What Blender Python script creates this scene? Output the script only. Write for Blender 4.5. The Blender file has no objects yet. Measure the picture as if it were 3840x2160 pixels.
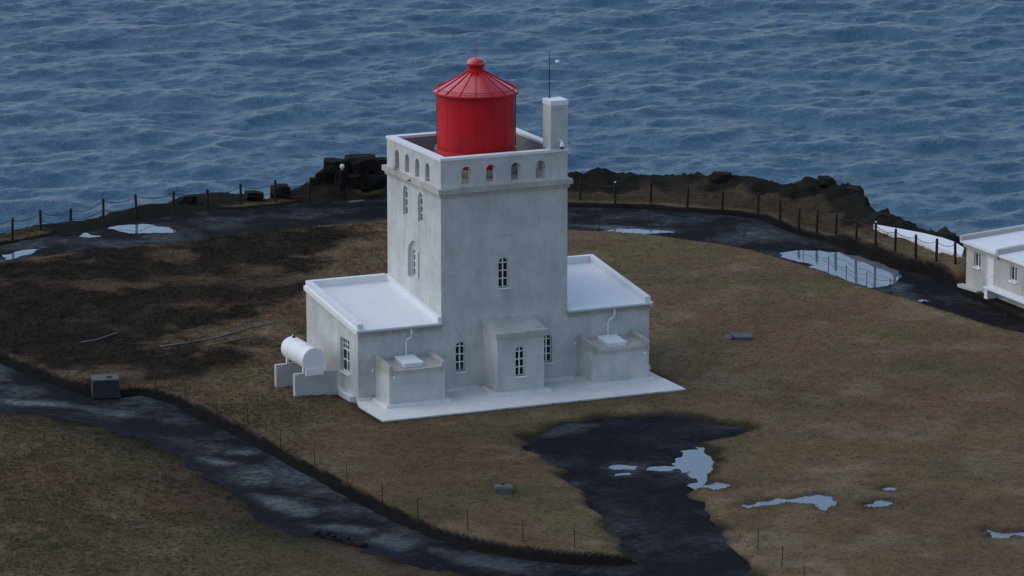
import bpy, bmesh, math, random
import numpy as np
from mathutils import Vector, Matrix, geometry

random.seed(7)
RNG = np.random.default_rng(11)
SC = bpy.context.scene
COL = SC.collection

# ------------------------------------------------------------------ camera
F, PCX, PCY = 17290.0, 1920.0, 1080.0            # focal length and centre in photograph pixels
TH, PH = math.radians(24.0), math.radians(12.3)
FH = np.array([math.sin(TH), math.cos(TH), 0.0])
RT = np.array([math.cos(TH), -math.sin(TH), 0.0])
FW = FH * math.cos(PH) + np.array([0, 0, -math.sin(PH)])
UP = FH * math.sin(PH) + np.array([0, 0, math.cos(PH)])

def ray(x, y):
    return FW + RT * (x - PCX) / F + UP * (PCY - y) / F

CAM = -ray(1660, 1470) * 187.0                    # drone position; origin = tower's front left foot

def gp(x, y, z=0.0):                              # photograph pixel -> point on the level z
    r = ray(x, y); return CAM + r * ((z - CAM[2]) / r[2])

VS = 3840 / 2576.0
def gv(pts, z=0.0):
    return [tuple(gp(x * VS, y * VS, z)[:2]) for x, y in pts]

cd = bpy.data.cameras.new('camera'); cam = bpy.data.objects.new('camera', cd); COL.objects.link(cam)
cd.sensor_width = 36.0; cd.lens = F / 3840 * 36.0; cd.clip_start = 1.0; cd.clip_end = 60000.0
m3 = Matrix((tuple(RT), tuple(UP), tuple(-FW))).transposed()
cam.matrix_world = Matrix.Translation(Vector(CAM)) @ m3.to_4x4()
SC.camera = cam

# ------------------------------------------------------------------ sky, sun, exposure
SUN_EL, SUN_AZ = math.radians(48), math.atan2(-0.84, 0.54)      # azimuth as atan2(x, y)
W = bpy.data.worlds.new('World'); SC.world = W; W.use_nodes = True
wn = W.node_tree; bg = wn.nodes['Background']
sky = wn.nodes.new('ShaderNodeTexSky'); sky.sky_type = 'NISHITA'; sky.sun_disc = False
sky.sun_elevation = SUN_EL; sky.sun_rotation = SUN_AZ
sky.air_density = 1.0; sky.dust_density = 1.0; sky.ozone_density = 1.7
wn.links.new(sky.outputs[0], bg.inputs[0]); bg.inputs[1].default_value = 0.15
sd = bpy.data.lights.new('sun', 'SUN'); sd.energy = 0.95; sd.angle = math.radians(100); sd.color = (1.0, 0.98, 0.92)
so = bpy.data.objects.new('sun', sd); COL.objects.link(so); so.location = (-60, -30, 60)
sdir = Vector((math.sin(SUN_AZ) * math.cos(SUN_EL), math.cos(SUN_AZ) * math.cos(SUN_EL), math.sin(SUN_EL)))
so.rotation_euler = sdir.to_track_quat('Z', 'Y').to_euler()
SC.view_settings.view_transform = 'Standard'; SC.view_settings.look = 'None'
SC.view_settings.gamma = 1.0; SC.view_settings.exposure = 0.06

# ------------------------------------------------------------------ helpers
def tag(o, label=None, cat=None, group=None, kind=None):
    if label: o['label'] = label
    if cat: o['category'] = cat
    if group: o['group'] = group
    if kind: o['kind'] = kind
    return o

def link(name, data, parent=None):
    o = bpy.data.objects.new(name, data); COL.objects.link(o)
    if parent is not None: o.parent = parent
    return o

def empty(name, loc=(0, 0, 0)):
    o = link(name, None); o.location = loc; o.empty_display_size = 0.3; return o

class MB:
    def __init__(s): s.v, s.f = [], []
    def add(s, vs, fs):
        b = len(s.v); s.v += [tuple(map(float, p)) for p in vs]; s.f += [tuple(i + b for i in f) for f in fs]; return s
    def box(s, x0, x1, y0, y1, z0, z1):
        vs = [(x, y, z) for z in (z0, z1) for x, y in ((x0, y0), (x1, y0), (x1, y1), (x0, y1))]
        return s.add(vs, [(3, 2, 1, 0), (4, 5, 6, 7), (0, 1, 5, 4), (1, 2, 6, 5), (2, 3, 7, 6), (3, 0, 4, 7)])
    def prism(s, poly, z0, z1):                   # poly counter-clockwise; z0, z1 numbers or per-point lists
        n = len(poly); Z0 = z0 if hasattr(z0, '__len__') else [z0] * n; Z1 = z1 if hasattr(z1, '__len__') else [z1] * n
        vs = [(p[0], p[1], Z0[i]) for i, p in enumerate(poly)] + [(p[0], p[1], Z1[i]) for i, p in enumerate(poly)]
        fs = [tuple(range(n - 1, -1, -1)), tuple(range(n, 2 * n))]
        fs += [(i, (i + 1) % n, n + (i + 1) % n, n + i) for i in range(n)]
        return s.add(vs, fs)
    def xprism(s, prof, x0, x1):                  # (y, z) profile swept along x
        n = len(prof); vs = [(x0, p[0], p[1]) for p in prof] + [(x1, p[0], p[1]) for p in prof]
        fs = [tuple(range(n)), tuple(range(2 * n - 1, n - 1, -1))]
        fs += [(i, n + i, n + (i + 1) % n, (i + 1) % n) for i in range(n)]
        return s.add(vs, fs)
    def lathe(s, prof, c, n=48, a0=0.0, a1=2 * math.pi, axis='z', caps=True):
        full = abs(a1 - a0 - 2 * math.pi) < 1e-6; k = n if full else n + 1; vs = []
        for r, z in prof:
            for i in range(k):
                a = a0 + (a1 - a0) * i / n; p = (r * math.cos(a), r * math.sin(a), z)
                if axis == 'y': p = (p[0], p[2], p[1])
                vs.append((p[0] + c[0], p[1] + c[1], p[2] + c[2]))
        fs = []
        for j in range(len(prof) - 1):
            for i in range(n):
                a, b = j * k + i, j * k + (i + 1) % k
                fs.append((a, b, b + k, a + k))
        if caps and full:
            fs.append(tuple(range(k - 1, -1, -1))); fs.append(tuple(range((len(prof) - 1) * k, len(prof) * k)))
        return s.add(vs, fs)
    def tube(s, pts, r, n=6):
        pts = [Vector(p) for p in pts]; vs, fs = [], []
        for i, p in enumerate(pts):
            d = (pts[min(i + 1, len(pts) - 1)] - pts[max(i - 1, 0)]).normalized()
            a = d.cross(Vector((0.31, 0.17, 0.93))).normalized() if abs(d.z) < .9 else d.cross(Vector((1, 0, 0))).normalized()
            b = d.cross(a); rr = r[i] if hasattr(r, '__len__') else r
            for k in range(n):
                t = 2 * math.pi * k / n; vs.append(p + a * math.cos(t) * rr + b * math.sin(t) * rr)
        for i in range(len(pts) - 1):
            for k in range(n):
                fs.append((i * n + k, i * n + (k + 1) % n, (i + 1) * n + (k + 1) % n, (i + 1) * n + k))
        fs.append(tuple(range(n - 1, -1, -1))); fs.append(tuple(range((len(pts) - 1) * n, len(pts) * n)))
        return s.add(vs, fs)
    def wall(s, O, ex, nrm, outline, holes, depth):   # flat wall with openings and their reveals
        O, ex, nrm = Vector(O), Vector(ex), Vector(nrm); ez = Vector((0, 0, 1))
        P = lambda p: O + ex * p[0] + ez * p[1]
        loops = [[Vector((p[0], p[1], 0)) for p in L] for L in [outline] + holes]
        tris = geometry.tessellate_polygon(loops); flat = [p for L in loops for p in L]; vs = [P(p) for p in flat]
        fs = []
        for t in tris:
            a, b, c = (vs[i] for i in t)
            if (b - a).cross(c - a).length < 1e-9: continue
            fs.append(t if (b - a).cross(c - a).dot(nrm) > 0 else t[::-1])
        s.add(vs, fs)
        for L in holes:
            n = len(L); cen = sum((P(p) for p in L), Vector()) / n
            vs = [P(p) for p in L] + [P(p) - nrm * depth for p in L]; fs = []
            for i in range(n):
                q = (i, (i + 1) % n, n + (i + 1) % n, n + i)
                nn = (vs[q[1]] - vs[q[0]]).cross(vs[q[3]] - vs[q[0]]); mid = (vs[q[0]] + vs[q[2]]) / 2
                inward = cen - nrm * depth / 2 - mid
                fs.append(q if nn.dot(inward) > 0 else q[::-1])
            s.add(vs, fs)
        return s
    def mesh(s, name, mat=None, smooth=False):
        me = bpy.data.meshes.new(name); me.from_pydata(s.v, [], s.f); me.update()
        if mat: me.materials.append(mat)
        if smooth: me.shade_smooth()
        return me
    def build(s, name, mat, parent=None, smooth=False):
        return link(name, s.mesh(name, mat, smooth), parent)

def grid_mesh(name, X, Y, Z, mask=None, mat=None, smooth=True, attrs=None):
    ny, nx = X.shape; idx = np.arange(nx * ny).reshape(ny, nx)
    q = np.stack([idx[:-1, :-1], idx[:-1, 1:], idx[1:, 1:], idx[1:, :-1]], -1).reshape(-1, 4)
    if mask is not None:
        mc = (mask[:-1, :-1] | mask[:-1, 1:] | mask[1:, 1:] | mask[1:, :-1]).reshape(-1); q = q[mc]
        used = np.unique(q); remap = -np.ones(nx * ny, int); remap[used] = np.arange(len(used)); q = remap[q]
    else: used = np.arange(nx * ny)
    co = np.stack([X.ravel(), Y.ravel(), Z.ravel()], -1)[used]
    me = bpy.data.meshes.new(name)
    me.vertices.add(len(co)); me.vertices.foreach_set('co', co.astype(np.float32).ravel())
    me.loops.add(q.size); me.loops.foreach_set('vertex_index', q.astype(np.int32).ravel())
    me.polygons.add(len(q)); me.polygons.foreach_set('loop_start', np.arange(0, q.size, 4, dtype=np.int32))
    me.update(calc_edges=True); me.validate()
    for k, a in (attrs or {}).items():
        if a.ndim == 3:
            at = me.attributes.new(k, 'FLOAT_COLOR', 'POINT'); c = np.ones((len(used), 4), np.float32)
            c[:, :3] = a.reshape(-1, 3)[used]; at.data.foreach_set('color', c.ravel())
        else:
            at = me.attributes.new(k, 'FLOAT', 'POINT'); at.data.foreach_set('value', a.ravel()[used].astype(np.float32))
    if mat: me.materials.append(mat)
    if smooth: me.shade_smooth()
    return me

# ---- numpy noise and distances
_H = np.random.default_rng(5).random((256, 256))
def vnoise(x, y, seed=0):
    x = np.asarray(x, float) + seed * 17.31; y = np.asarray(y, float) + seed * 9.73
    xi, yi = np.floor(x).astype(int), np.floor(y).astype(int); fx, fy = x - xi, y - yi
    fx = fx * fx * (3 - 2 * fx); fy = fy * fy * (3 - 2 * fy)
    g = lambda a, b: _H[a & 255, b & 255]
    return (g(xi, yi) * (1 - fx) + g(xi + 1, yi) * fx) * (1 - fy) + (g(xi, yi + 1) * (1 - fx) + g(xi + 1, yi + 1) * fx) * fy
def fbm(x, y, sc, oct=4, seed=0):
    t, a, n = 0, 1, 0
    for o in range(oct):
        t = t + a * vnoise(x / sc * 2 ** o, y / sc * 2 ** o, seed + o * 3); n += a; a *= .5
    return t / n * 2 - 1                                        # about -1..1
def sstep(a, b, x):
    t = np.clip((x - a) / (b - a), 0, 1); return t * t * (3 - 2 * t)
def dist_poly(X, Y, pts, closed=False, param=None):
    D = np.full(X.shape, 1e9); V = np.zeros(X.shape); n = len(pts)
    for i in range(n if closed else n - 1):
        (ax, ay), (bx, by) = pts[i], pts[(i + 1) % n]; dx, dy = bx - ax, by - ay
        t = np.clip(((X - ax) * dx + (Y - ay) * dy) / (dx * dx + dy * dy + 1e-12), 0, 1)
        d = np.hypot(X - ax - t * dx, Y - ay - t * dy)
        if param is not None:
            pv = param[i] * (1 - t) + param[(i + 1) % n] * t; V = np.where(d < D, pv, V)
        D = np.minimum(D, d)
    return (D, V) if param is not None else D
def inside(X, Y, pts):
    r = np.zeros(X.shape, bool); n = len(pts)
    for i in range(n):
        (ax, ay), (bx, by) = pts[i], pts[(i + 1) % n]
        c = ((ay > Y) != (by > Y)); xx = (bx - ax) * (Y - ay) / (by - ay + 1e-12) + ax
        r ^= c & (X < xx)
    return r
def sdf(X, Y, pts):
    d = dist_poly(X, Y, pts, True); return np.where(inside(X, Y, pts), -d, d)

# ------------------------------------------------------------------ materials
def mat(name, col=(.5, .5, .5), rough=.7, spec=.5, metal=0.0):
    m = bpy.data.materials.new(name); m.use_nodes = True; b = m.node_tree.nodes['Principled BSDF']
    b.inputs['Base Color'].default_value = (*col, 1); b.inputs['Roughness'].default_value = rough
    b.inputs['Specular IOR Level'].default_value = spec; b.inputs['Metallic'].default_value = metal
    return m
def nd(m, typ, **kw):
    n = m.node_tree.nodes.new(typ)
    for k, v in kw.items():
        if k in n.inputs: n.inputs[k].default_value = v
        else: setattr(n, k, v)
    return n
def ln(m, a, b): m.node_tree.links.new(a, b)
def P_(m): return m.node_tree.nodes['Principled BSDF']
def coords(m, scale=(1, 1, 1)):
    g = nd(m, 'ShaderNodeNewGeometry'); mp = nd(m, 'ShaderNodeMapping'); mp.inputs['Scale'].default_value = scale
    ln(m, g.outputs['Position'], mp.inputs['Vector']); return mp.outputs[0]
def noise(m, vec, scale, detail=6, rough=.6, lo=.35, hi=.65):
    n = nd(m, 'ShaderNodeTexNoise', Scale=scale, Detail=detail, Roughness=rough); ln(m, vec, n.inputs['Vector'])
    r = nd(m, 'ShaderNodeMapRange'); r.inputs['From Min'].default_value = lo; r.inputs['From Max'].default_value = hi
    ln(m, n.outputs['Fac'], r.inputs['Value']); return r.outputs[0]
def mixc(m, fac, a, b):
    x = nd(m, 'ShaderNodeMix', data_type='RGBA')
    for s, v in ((x.inputs[0], fac), (x.inputs[6], a), (x.inputs[7], b)):
        if isinstance(v, (int, float)): s.default_value = v
        elif isinstance(v, tuple): s.default_value = (*v, 1)
        else: ln(m, v, s)
    return x.outputs[2]
def math_(m, op, a, b=None):
    x = nd(m, 'ShaderNodeMath', operation=op)
    for s, v in ((x.inputs[0], a), (x.inputs[1], b)):
        if v is None: continue
        if isinstance(v, (int, float)): s.default_value = v
        else: ln(m, v, s)
    return x.outputs[0]
def bump(m, h, strength, dist):
    b = nd(m, 'ShaderNodeBump'); b.inputs['Strength'].default_value = strength; b.inputs['Distance'].default_value = dist
    ln(m, h, b.inputs['Height']); ln(m, b.outputs[0], P_(m).inputs['Normal'])

def plaster(name, base, stain, damp, amt=.5, rough=.85):
    m = mat(name, base, rough, .3)
    p = coords(m); ps = coords(m, (2.2, 2.2, .35))
    big = noise(m, p, .75, 6, .66, .38, .66); fine = noise(m, p, 6.0, 5, .65, .3, .75); streak = noise(m, ps, 1.3, 6, .65, .5, .78)
    c = mixc(m, math_(m, 'MULTIPLY', big, amt), base, stain)
    c = mixc(m, math_(m, 'MULTIPLY', streak, amt * .5), c, damp)
    c = mixc(m, math_(m, 'MULTIPLY', fine, .22), c, stain)
    ln(m, c, P_(m).inputs['Base Color']); bump(m, fine, .25, .02)
    return m

M = {}
M['plaster'] = plaster('weathered_plaster', (.62, .615, .58), (.45, .455, .445), (.31, .30, .27), 1.0)
M['plaster_worn'] = plaster('worn_plaster', (.52, .505, .47), (.38, .365, .33), (.20, .19, .16), 1.0)
M['apron'] = plaster('painted_concrete_apron', (.74, .73, .71), (.58, .57, .54), (.38, .37, .33), .6, .6)
M['roof_white'] = plaster('white_roof_paint', (.82, .83, .83), (.71, .73, .74), (.56, .57, .57), .45, .45)
M['white'] = plaster('white_paint', (.82, .82, .83), (.74, .74, .75), (.64, .63, .62), .3, .5)
M['concrete'] = plaster('pale_concrete', (.50, .495, .48), (.40, .395, .38), (.28, .275, .255), .7)
M['grey_concrete'] = plaster('grey_concrete', (.105, .108, .115), (.075, .075, .08), (.035, .035, .035), .8)
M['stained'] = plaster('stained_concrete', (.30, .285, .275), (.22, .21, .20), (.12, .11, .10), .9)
M['tank'] = plaster('rust_stained_white_paint', (.82, .81, .80), (.74, .73, .71), (.50, .40, .33), .5, .5)
M['frame'] = mat('white_window_frame', (.78, .78, .79), .5)
M['glass'] = mat('dark_window_glass', (.012, .014, .02), .08, .6)
M['red'] = mat('red_lantern_paint', (.5, .01, .016), .5, .25)
for key, spc, ro in (('red', .22, .45), ('red_wet', .5, .22)):
    if key == 'red_wet': M[key] = mat('wet_red_roof_paint', (.5, .01, .016), .3, .5)
    m = M[key]; p = coords(m, (1, 1, .4)); f = noise(m, p, 1.6, 5, .6, .35, .7)
    ln(m, mixc(m, f, (.60, .007, .014), (.40, .010, .018)), P_(m).inputs['Base Color'])
    ln(m, math_(m, 'ADD', math_(m, 'MULTIPLY', f, .15), ro), P_(m).inputs['Roughness']); P_(m).inputs['Specular IOR Level'].default_value = spc
P_(M['red_wet']).inputs['Coat Weight'].default_value = .8; P_(M['red_wet']).inputs['Coat Roughness'].default_value = .2
M['gutter'] = mat('grey_gutter', (.30, .30, .31), .6)
M['steel'] = mat('dull_steel', (.09, .085, .085), .55, .5, .3)
M['rust'] = mat('rusted_steel', (.028, .02, .016), .85, .3)
M['post'] = mat('dark_brown_post', (.020, .014, .012), .8, .3)
M['chain'] = mat('dark_chain', (.022, .02, .02), .6, .4)
M['black'] = mat('black_plastic', (.012, .012, .014), .4)
M['coat'] = mat('black_coat_cloth', (.006, .006, .009), .9, .2)
M['skin'] = mat('skin', (.42, .27, .2), .6)
M['cap_white'] = mat('white_knit_cap', (.7, .7, .72), .9)
M['dark_block'] = mat('dark_wet_stone_block', (.012, .013, .014), .6, .4)
M['pipe'] = mat('weathered_grey_pipe', (.16, .16, .15), .7)
M['rock'] = mat('dark_basalt', (.02, .02, .018), .95, .1)
m = M['rock']; p = coords(m); f = noise(m, p, 1.8, 7, .65, .35, .7); f2 = noise(m, p, .7, 4, .6, .5, .68)
c = mixc(m, f, (.008, .008, .008), (.024, .023, .019)); ln(m, mixc(m, math_(m, 'MULTIPLY', f2, .7), c, (.024, .025, .014)), P_(m).inputs['Base Color'])
bump(m, noise(m, p, 3.0, 8, .7, .2, .8), .8, .12)

# ground (colour comes from a point attribute: grass, soil and rock where they lie)
m = M['ground'] = mat('grass_soil_and_rock', (.1, .08, .05), 1.0, .02)
a = nd(m, 'ShaderNodeAttribute', attribute_name='Col'); p = coords(m)
f = noise(m, p, 2.2, 8, .7, .25, .75); f2 = noise(m, p, 14.0, 4, .7, .25, .75)
k = math_(m, 'ADD', math_(m, 'MULTIPLY', f, .36), math_(m, 'MULTIPLY', f2, .12))
k = math_(m, 'ADD', k, .78)
vm = nd(m, 'ShaderNodeVectorMath', operation='SCALE'); ln(m, a.outputs['Color'], vm.inputs[0]); ln(m, k, vm.inputs['Scale'])
ln(m, vm.outputs[0], P_(m).inputs['Base Color']); bump(m, f2, .25, .03)
m = M['grass'] = mat('dry_grass_blades', (.1, .08, .05), 1.0, .02)
a = nd(m, 'ShaderNodeAttribute', attribute_name='Col'); ln(m, a.outputs['Color'], P_(m).inputs['Base Color'])
tl = nd(m, 'ShaderNodeBsdfTranslucent'); ln(m, a.outputs['Color'], tl.inputs['Color']); mx = nd(m, 'ShaderNodeMixShader'); mx.inputs[0].default_value = .4
ln(m, P_(m).outputs[0], mx.inputs[1]); ln(m, tl.outputs[0], mx.inputs[2]); ln(m, mx.outputs[0], m.node_tree.nodes['Material Output'].inputs['Surface'])

# wet gravel
m = M['gravel'] = mat('wet_black_gravel', (.02, .02, .022), .6, .5)
af = nd(m, 'ShaderNodeAttribute', attribute_name='film'); a = nd(m, 'ShaderNodeAttribute', attribute_name='wet'); p = coords(m); pl = coords(m, (.55, .55, 1))
n1 = noise(m, pl, .50, 7, .66, .47, .70); n2 = noise(m, p, 3.2, 8, .8, .44, .64); n3 = noise(m, p, 14.0, 4, .7, .3, .7)
wet = math_(m, 'MULTIPLY', a.outputs['Fac'], math_(m, 'MULTIPLY', n1, math_(m, 'ADD', math_(m, 'MULTIPLY', n2, .75), .25)))
wet = math_(m, 'ADD', wet, math_(m, 'MULTIPLY', af.outputs['Fac'], math_(m, 'ADD', math_(m, 'MULTIPLY', n2, .5), .3)))
ln(m, mixc(m, n2, (.008, .008, .010), (.017, .0165, .019)), P_(m).inputs['Base Color'])
r = nd(m, 'ShaderNodeMapRange'); ln(m, wet, r.inputs['Value'])
r.inputs['From Min'].default_value = 0.0; r.inputs['From Max'].default_value = .8; r.inputs['To Min'].default_value = .72; r.inputs['To Max'].default_value = .16
ln(m, r.outputs[0], P_(m).inputs['Roughness'])
r2 = nd(m, 'ShaderNodeMapRange'); ln(m, wet, r2.inputs['Value'])
r2.inputs['From Max'].default_value = .6; r2.inputs['To Min'].default_value = .025; r2.inputs['To Max'].default_value = .6
ln(m, r2.outputs[0], P_(m).inputs['Specular IOR Level'])
bump(m, math_(m, 'ADD', n3, n2), .35, .03)
m = M['puddle'] = mat('sky_tinted_rain_water', (.135, .155, .185), .04, .5); P_(m).inputs['IOR'].default_value = 1.38  # pale blue base paints reflected sky brightness into the water colour
p = coords(m); bump(m, noise(m, p, 3.5, 3, .5, .3, .7), .04, .02)

# sea
m = M['sea'] = mat('sea_water', (.02, .06, .10), .22, .5); P_(m).inputs['IOR'].default_value = 1.33
a = nd(m, 'ShaderNodeAttribute', attribute_name='foam'); p0 = coords(m, (1, 1, 0))
rm = nd(m, 'ShaderNodeMapping'); rm.inputs['Rotation'].default_value = (0, 0, TH + .10); ln(m, p0, rm.inputs['Vector'])
sm_ = nd(m, 'ShaderNodeMapping'); sm_.inputs['Scale'].default_value = (.8, 1.7, 1); ln(m, rm.outputs[0], sm_.inputs['Vector']); p = sm_.outputs[0]
f1 = noise(m, p, .35, 6, .65, .3, .75); f2 = noise(m, p, .05, 3, .6, .35, .65); f3 = noise(m, p, 1.3, 4, .6, .3, .7)
c = mixc(m, f2, (.037, .113, .188), (.050, .140, .215))
fo = math_(m, 'MULTIPLY', a.outputs['Fac'], math_(m, 'ADD', math_(m, 'MULTIPLY', f1, .9), .1))
ln(m, mixc(m, fo, c, (.30, .38, .43)), P_(m).inputs['Base Color'])
bump(m, math_(m, 'ADD', f1, math_(m, 'MULTIPLY', f3, .7)), .8, .7)

# ================================================================== THE SETTING
# ---- layout lines (pixels of the photograph at 2576 wide, laid on the level ground)
A_UP = gv([(-260, 840), (-120, 868), (0, 900), (120, 948), (225, 985), (300, 985), (350, 978), (430, 1000), (500, 1040), (600, 1084), (660, 1118), (770, 1178), (880, 1238), (1000, 1300), (1080, 1335), (1200, 1370), (1330, 1392), (1450, 1403), (1588, 1409)])
A_LO = gv([(1700, 1580), (1480, 1520), (1300, 1452), (1230, 1438), (1100, 1408), (1000, 1384), (900, 1354), (800, 1326), (720, 1306), (640, 1262), (575, 1215), (480, 1140), (330, 1072), (150, 1028), (0, 1010), (-140, 985), (-300, 960)])
A_POLY = A_UP + A_LO
B_POLY = gv([(1300, 1115), (1338, 1082), (1420, 1052), (1560, 1041), (1680, 1035), (1760, 1046), (1885, 1072), (1850, 1090), (1765, 1108), (1800, 1140), (1790, 1185), (1745, 1235), (1800, 1285), (1838, 1340), (1868, 1390), (1905, 1452), (1960, 1560), (2000, 1640), (1560, 1640), (1590, 1500), (1592, 1408), (1580, 1390), (1540, 1350), (1500, 1300), (1472, 1250), (1432, 1200), (1400, 1172), (1340, 1142)])
C_UP = gv([(-300, 650), (-150, 632), (0, 612), (100, 592), (250, 566), (400, 546), (520, 526), (650, 516), (780, 503), (870, 498), (978, 492), (1200, 497), (1430, 514), (1640, 521), (1825, 536), (1909, 545), (1961, 568), (2008, 586), (2094, 609), (2189, 642), (2263, 671), (2330, 688), (2380, 708), (2425, 735), (2500, 775), (2590, 815), (2700, 860), (2850, 900)])
C_LO = gv([(2850, 930), (2700, 872), (2576, 832), (2500, 815), (2420, 790), (2330, 761), (2240, 735), (2160, 710), (2080, 680), (1980, 650), (1900, 626), (1800, 609), (1660, 590), (1520, 580), (1430, 576), (1250, 552), (975, 545), (780, 562), (600, 582), (450, 602), (200, 622), (0, 655), (-150, 680), (-300, 700)])
C_POLY = C_UP + C_LO
CREST = [(-420, 935, .05), (-200, 905, .05), (0, 868, .05), (94, 852, .05), (188, 835, .1), (277, 824, .1), (352, 810, .1), (439, 788, .2), (511, 780, .15), (551, 763, .2), (625, 758, .15), (672, 734, .14), (753, 722, .16), (840, 718, .16), (960, 727, .14), (1001, 742, .03), (1027, 712, .2), (1101, 700, .22), (1160, 688, .3), (1205, 664, .6), (1236, 630, .95), (1300, 622, 1.0), (1381, 618, 1.05), (1440, 622, 1.0), (1600, 640, .9), (1850, 650, .6), (2129, 654, .5), (2296, 648, .55), (2495, 655, .45), (2655, 658, .4), (2700, 648, .6), (2836, 660, .5), (2897, 675, .5), (2958, 688, .4), (3038, 677, .6), (3096, 673, .6), (3160, 702, .6), (3205, 712, .6), (3240, 760, .4), (3263, 790, .3), (3345, 813, .6), (3362, 830, .6), (3400, 846, .5), (3470, 862, .5), (3540, 879, .5), (3620, 900, .5)]
CR = [tuple(gp(x, y, z)) for x, y, z in CREST]
CRXY = [(p[0], p[1]) for p in CR]; CRZ = [c[2] for c in CREST]
LAND = CRXY + [(37, 14), (42, 2), (60, -25), (400, -120), (400, -700), (-500, -700), (-500, 0), (-120, 26)]
BLD = [(-4.2, -3.6), (9.5, -3.6), (9.5, 6), (-4.2, 6)]
HUT = [(28.6, -2.2), (36.5, -2.2), (36.5, 9.6), (28.6, 9.6)]
TERR = [tuple(gp(x, y, .8)[:2]) for x, y in [(3276, 842), (3374, 858.6), (3461, 875), (3535, 893), (3573, 906), (3597, 919), (3615, 931), (3607, 957), (3573, 946), (3528, 933), (3473, 913), (3436, 901), (3389, 884), (3309, 858)]]
PUD_GRASS = [gv(q) for q in ([(1862, 1272), (1905, 1258), (1960, 1256), (2010, 1248), (2045, 1240), (2075, 1246), (2118, 1258), (2088, 1268), (2068, 1282), (2045, 1268), (1980, 1266), (1925, 1273), (1880, 1278)],
             [(2478, 1330), (2520, 1336), (2600, 1332), (2680, 1336), (2680, 1350), (2560, 1346), (2500, 1352)],
             [(2162, 1270), (2200, 1260), (2248, 1263), (2225, 1274), (2185, 1280)], [(2218, 1228), (2240, 1222), (2268, 1230), (2240, 1233)],
             [(1766, 1216), (1800, 1208), (1846, 1216), (1800, 1228)])]
PUD_A = [gv(q) for q in (
         [(1662, 1124), (1720, 1124), (1790, 1130), (1793, 1148), (1768, 1158), (1798, 1182), (1742, 1197), (1722, 1184), (1712, 1168), (1676, 1150)],
         [(1534, 1166), (1560, 1162), (1608, 1166), (1600, 1178), (1540, 1176)], [(1620, 1168), (1690, 1170), (1694, 1178), (1625, 1176)], [(1545, 1186), (1580, 1183), (1590, 1189), (1550, 1190)])]
PUD_C = [gv(q) for q in ([(1950, 628), (2010, 618), (2080, 622), (2150, 636), (2215, 655), (2262, 676), (2275, 688), (2252, 704), (2215, 712), (2185, 716), (2130, 700), (2060, 672), (1995, 650)],
         [(265, 566), (310, 555), (370, 556), (425, 566), (440, 578), (380, 582), (330, 580)], [(168, 588), (215, 578), (250, 586), (200, 594)], [(10, 634), (60, 620), (110, 616), (70, 634), (20, 644)],
         [(870, 495), (905, 491), (920, 497), (885, 501)], [(1490, 574), (1560, 568), (1640, 570), (1700, 576), (1620, 582), (1540, 578)], [(2290, 742), (2330, 738), (2350, 748), (2310, 752)])]

FILM = [gv(q) for q in ([(795, 1305), (840, 1299), (900, 1304), (948, 1312), (925, 1326), (870, 1322), (820, 1314)],
         [(715, 1270), (750, 1260), (800, 1268), (770, 1280), (735, 1280)], [(590, 1120), (625, 1112), (655, 1120), (620, 1128)], [(500, 1133), (560, 1138), (600, 1150), (560, 1156), (510, 1145)],
         [(640, 1225), (720, 1235), (800, 1262), (760, 1280), (690, 1262)], [(1080, 1358), (1200, 1380), (1330, 1402), (1300, 1420), (1150, 1398)], [(960, 1320), (1060, 1345), (1010, 1362), (930, 1345)], [(0, 985), (120, 990), (260, 1010), (330, 1030), (180, 1010), (0, 1000)],
         [(1345, 1075), (1420, 1058), (1500, 1062), (1460, 1085), (1380, 1092)], [(1440, 560), (1560, 562), (1700, 575), (1560, 578)], [(2230, 700), (2290, 712), (2260, 725)])]

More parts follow.
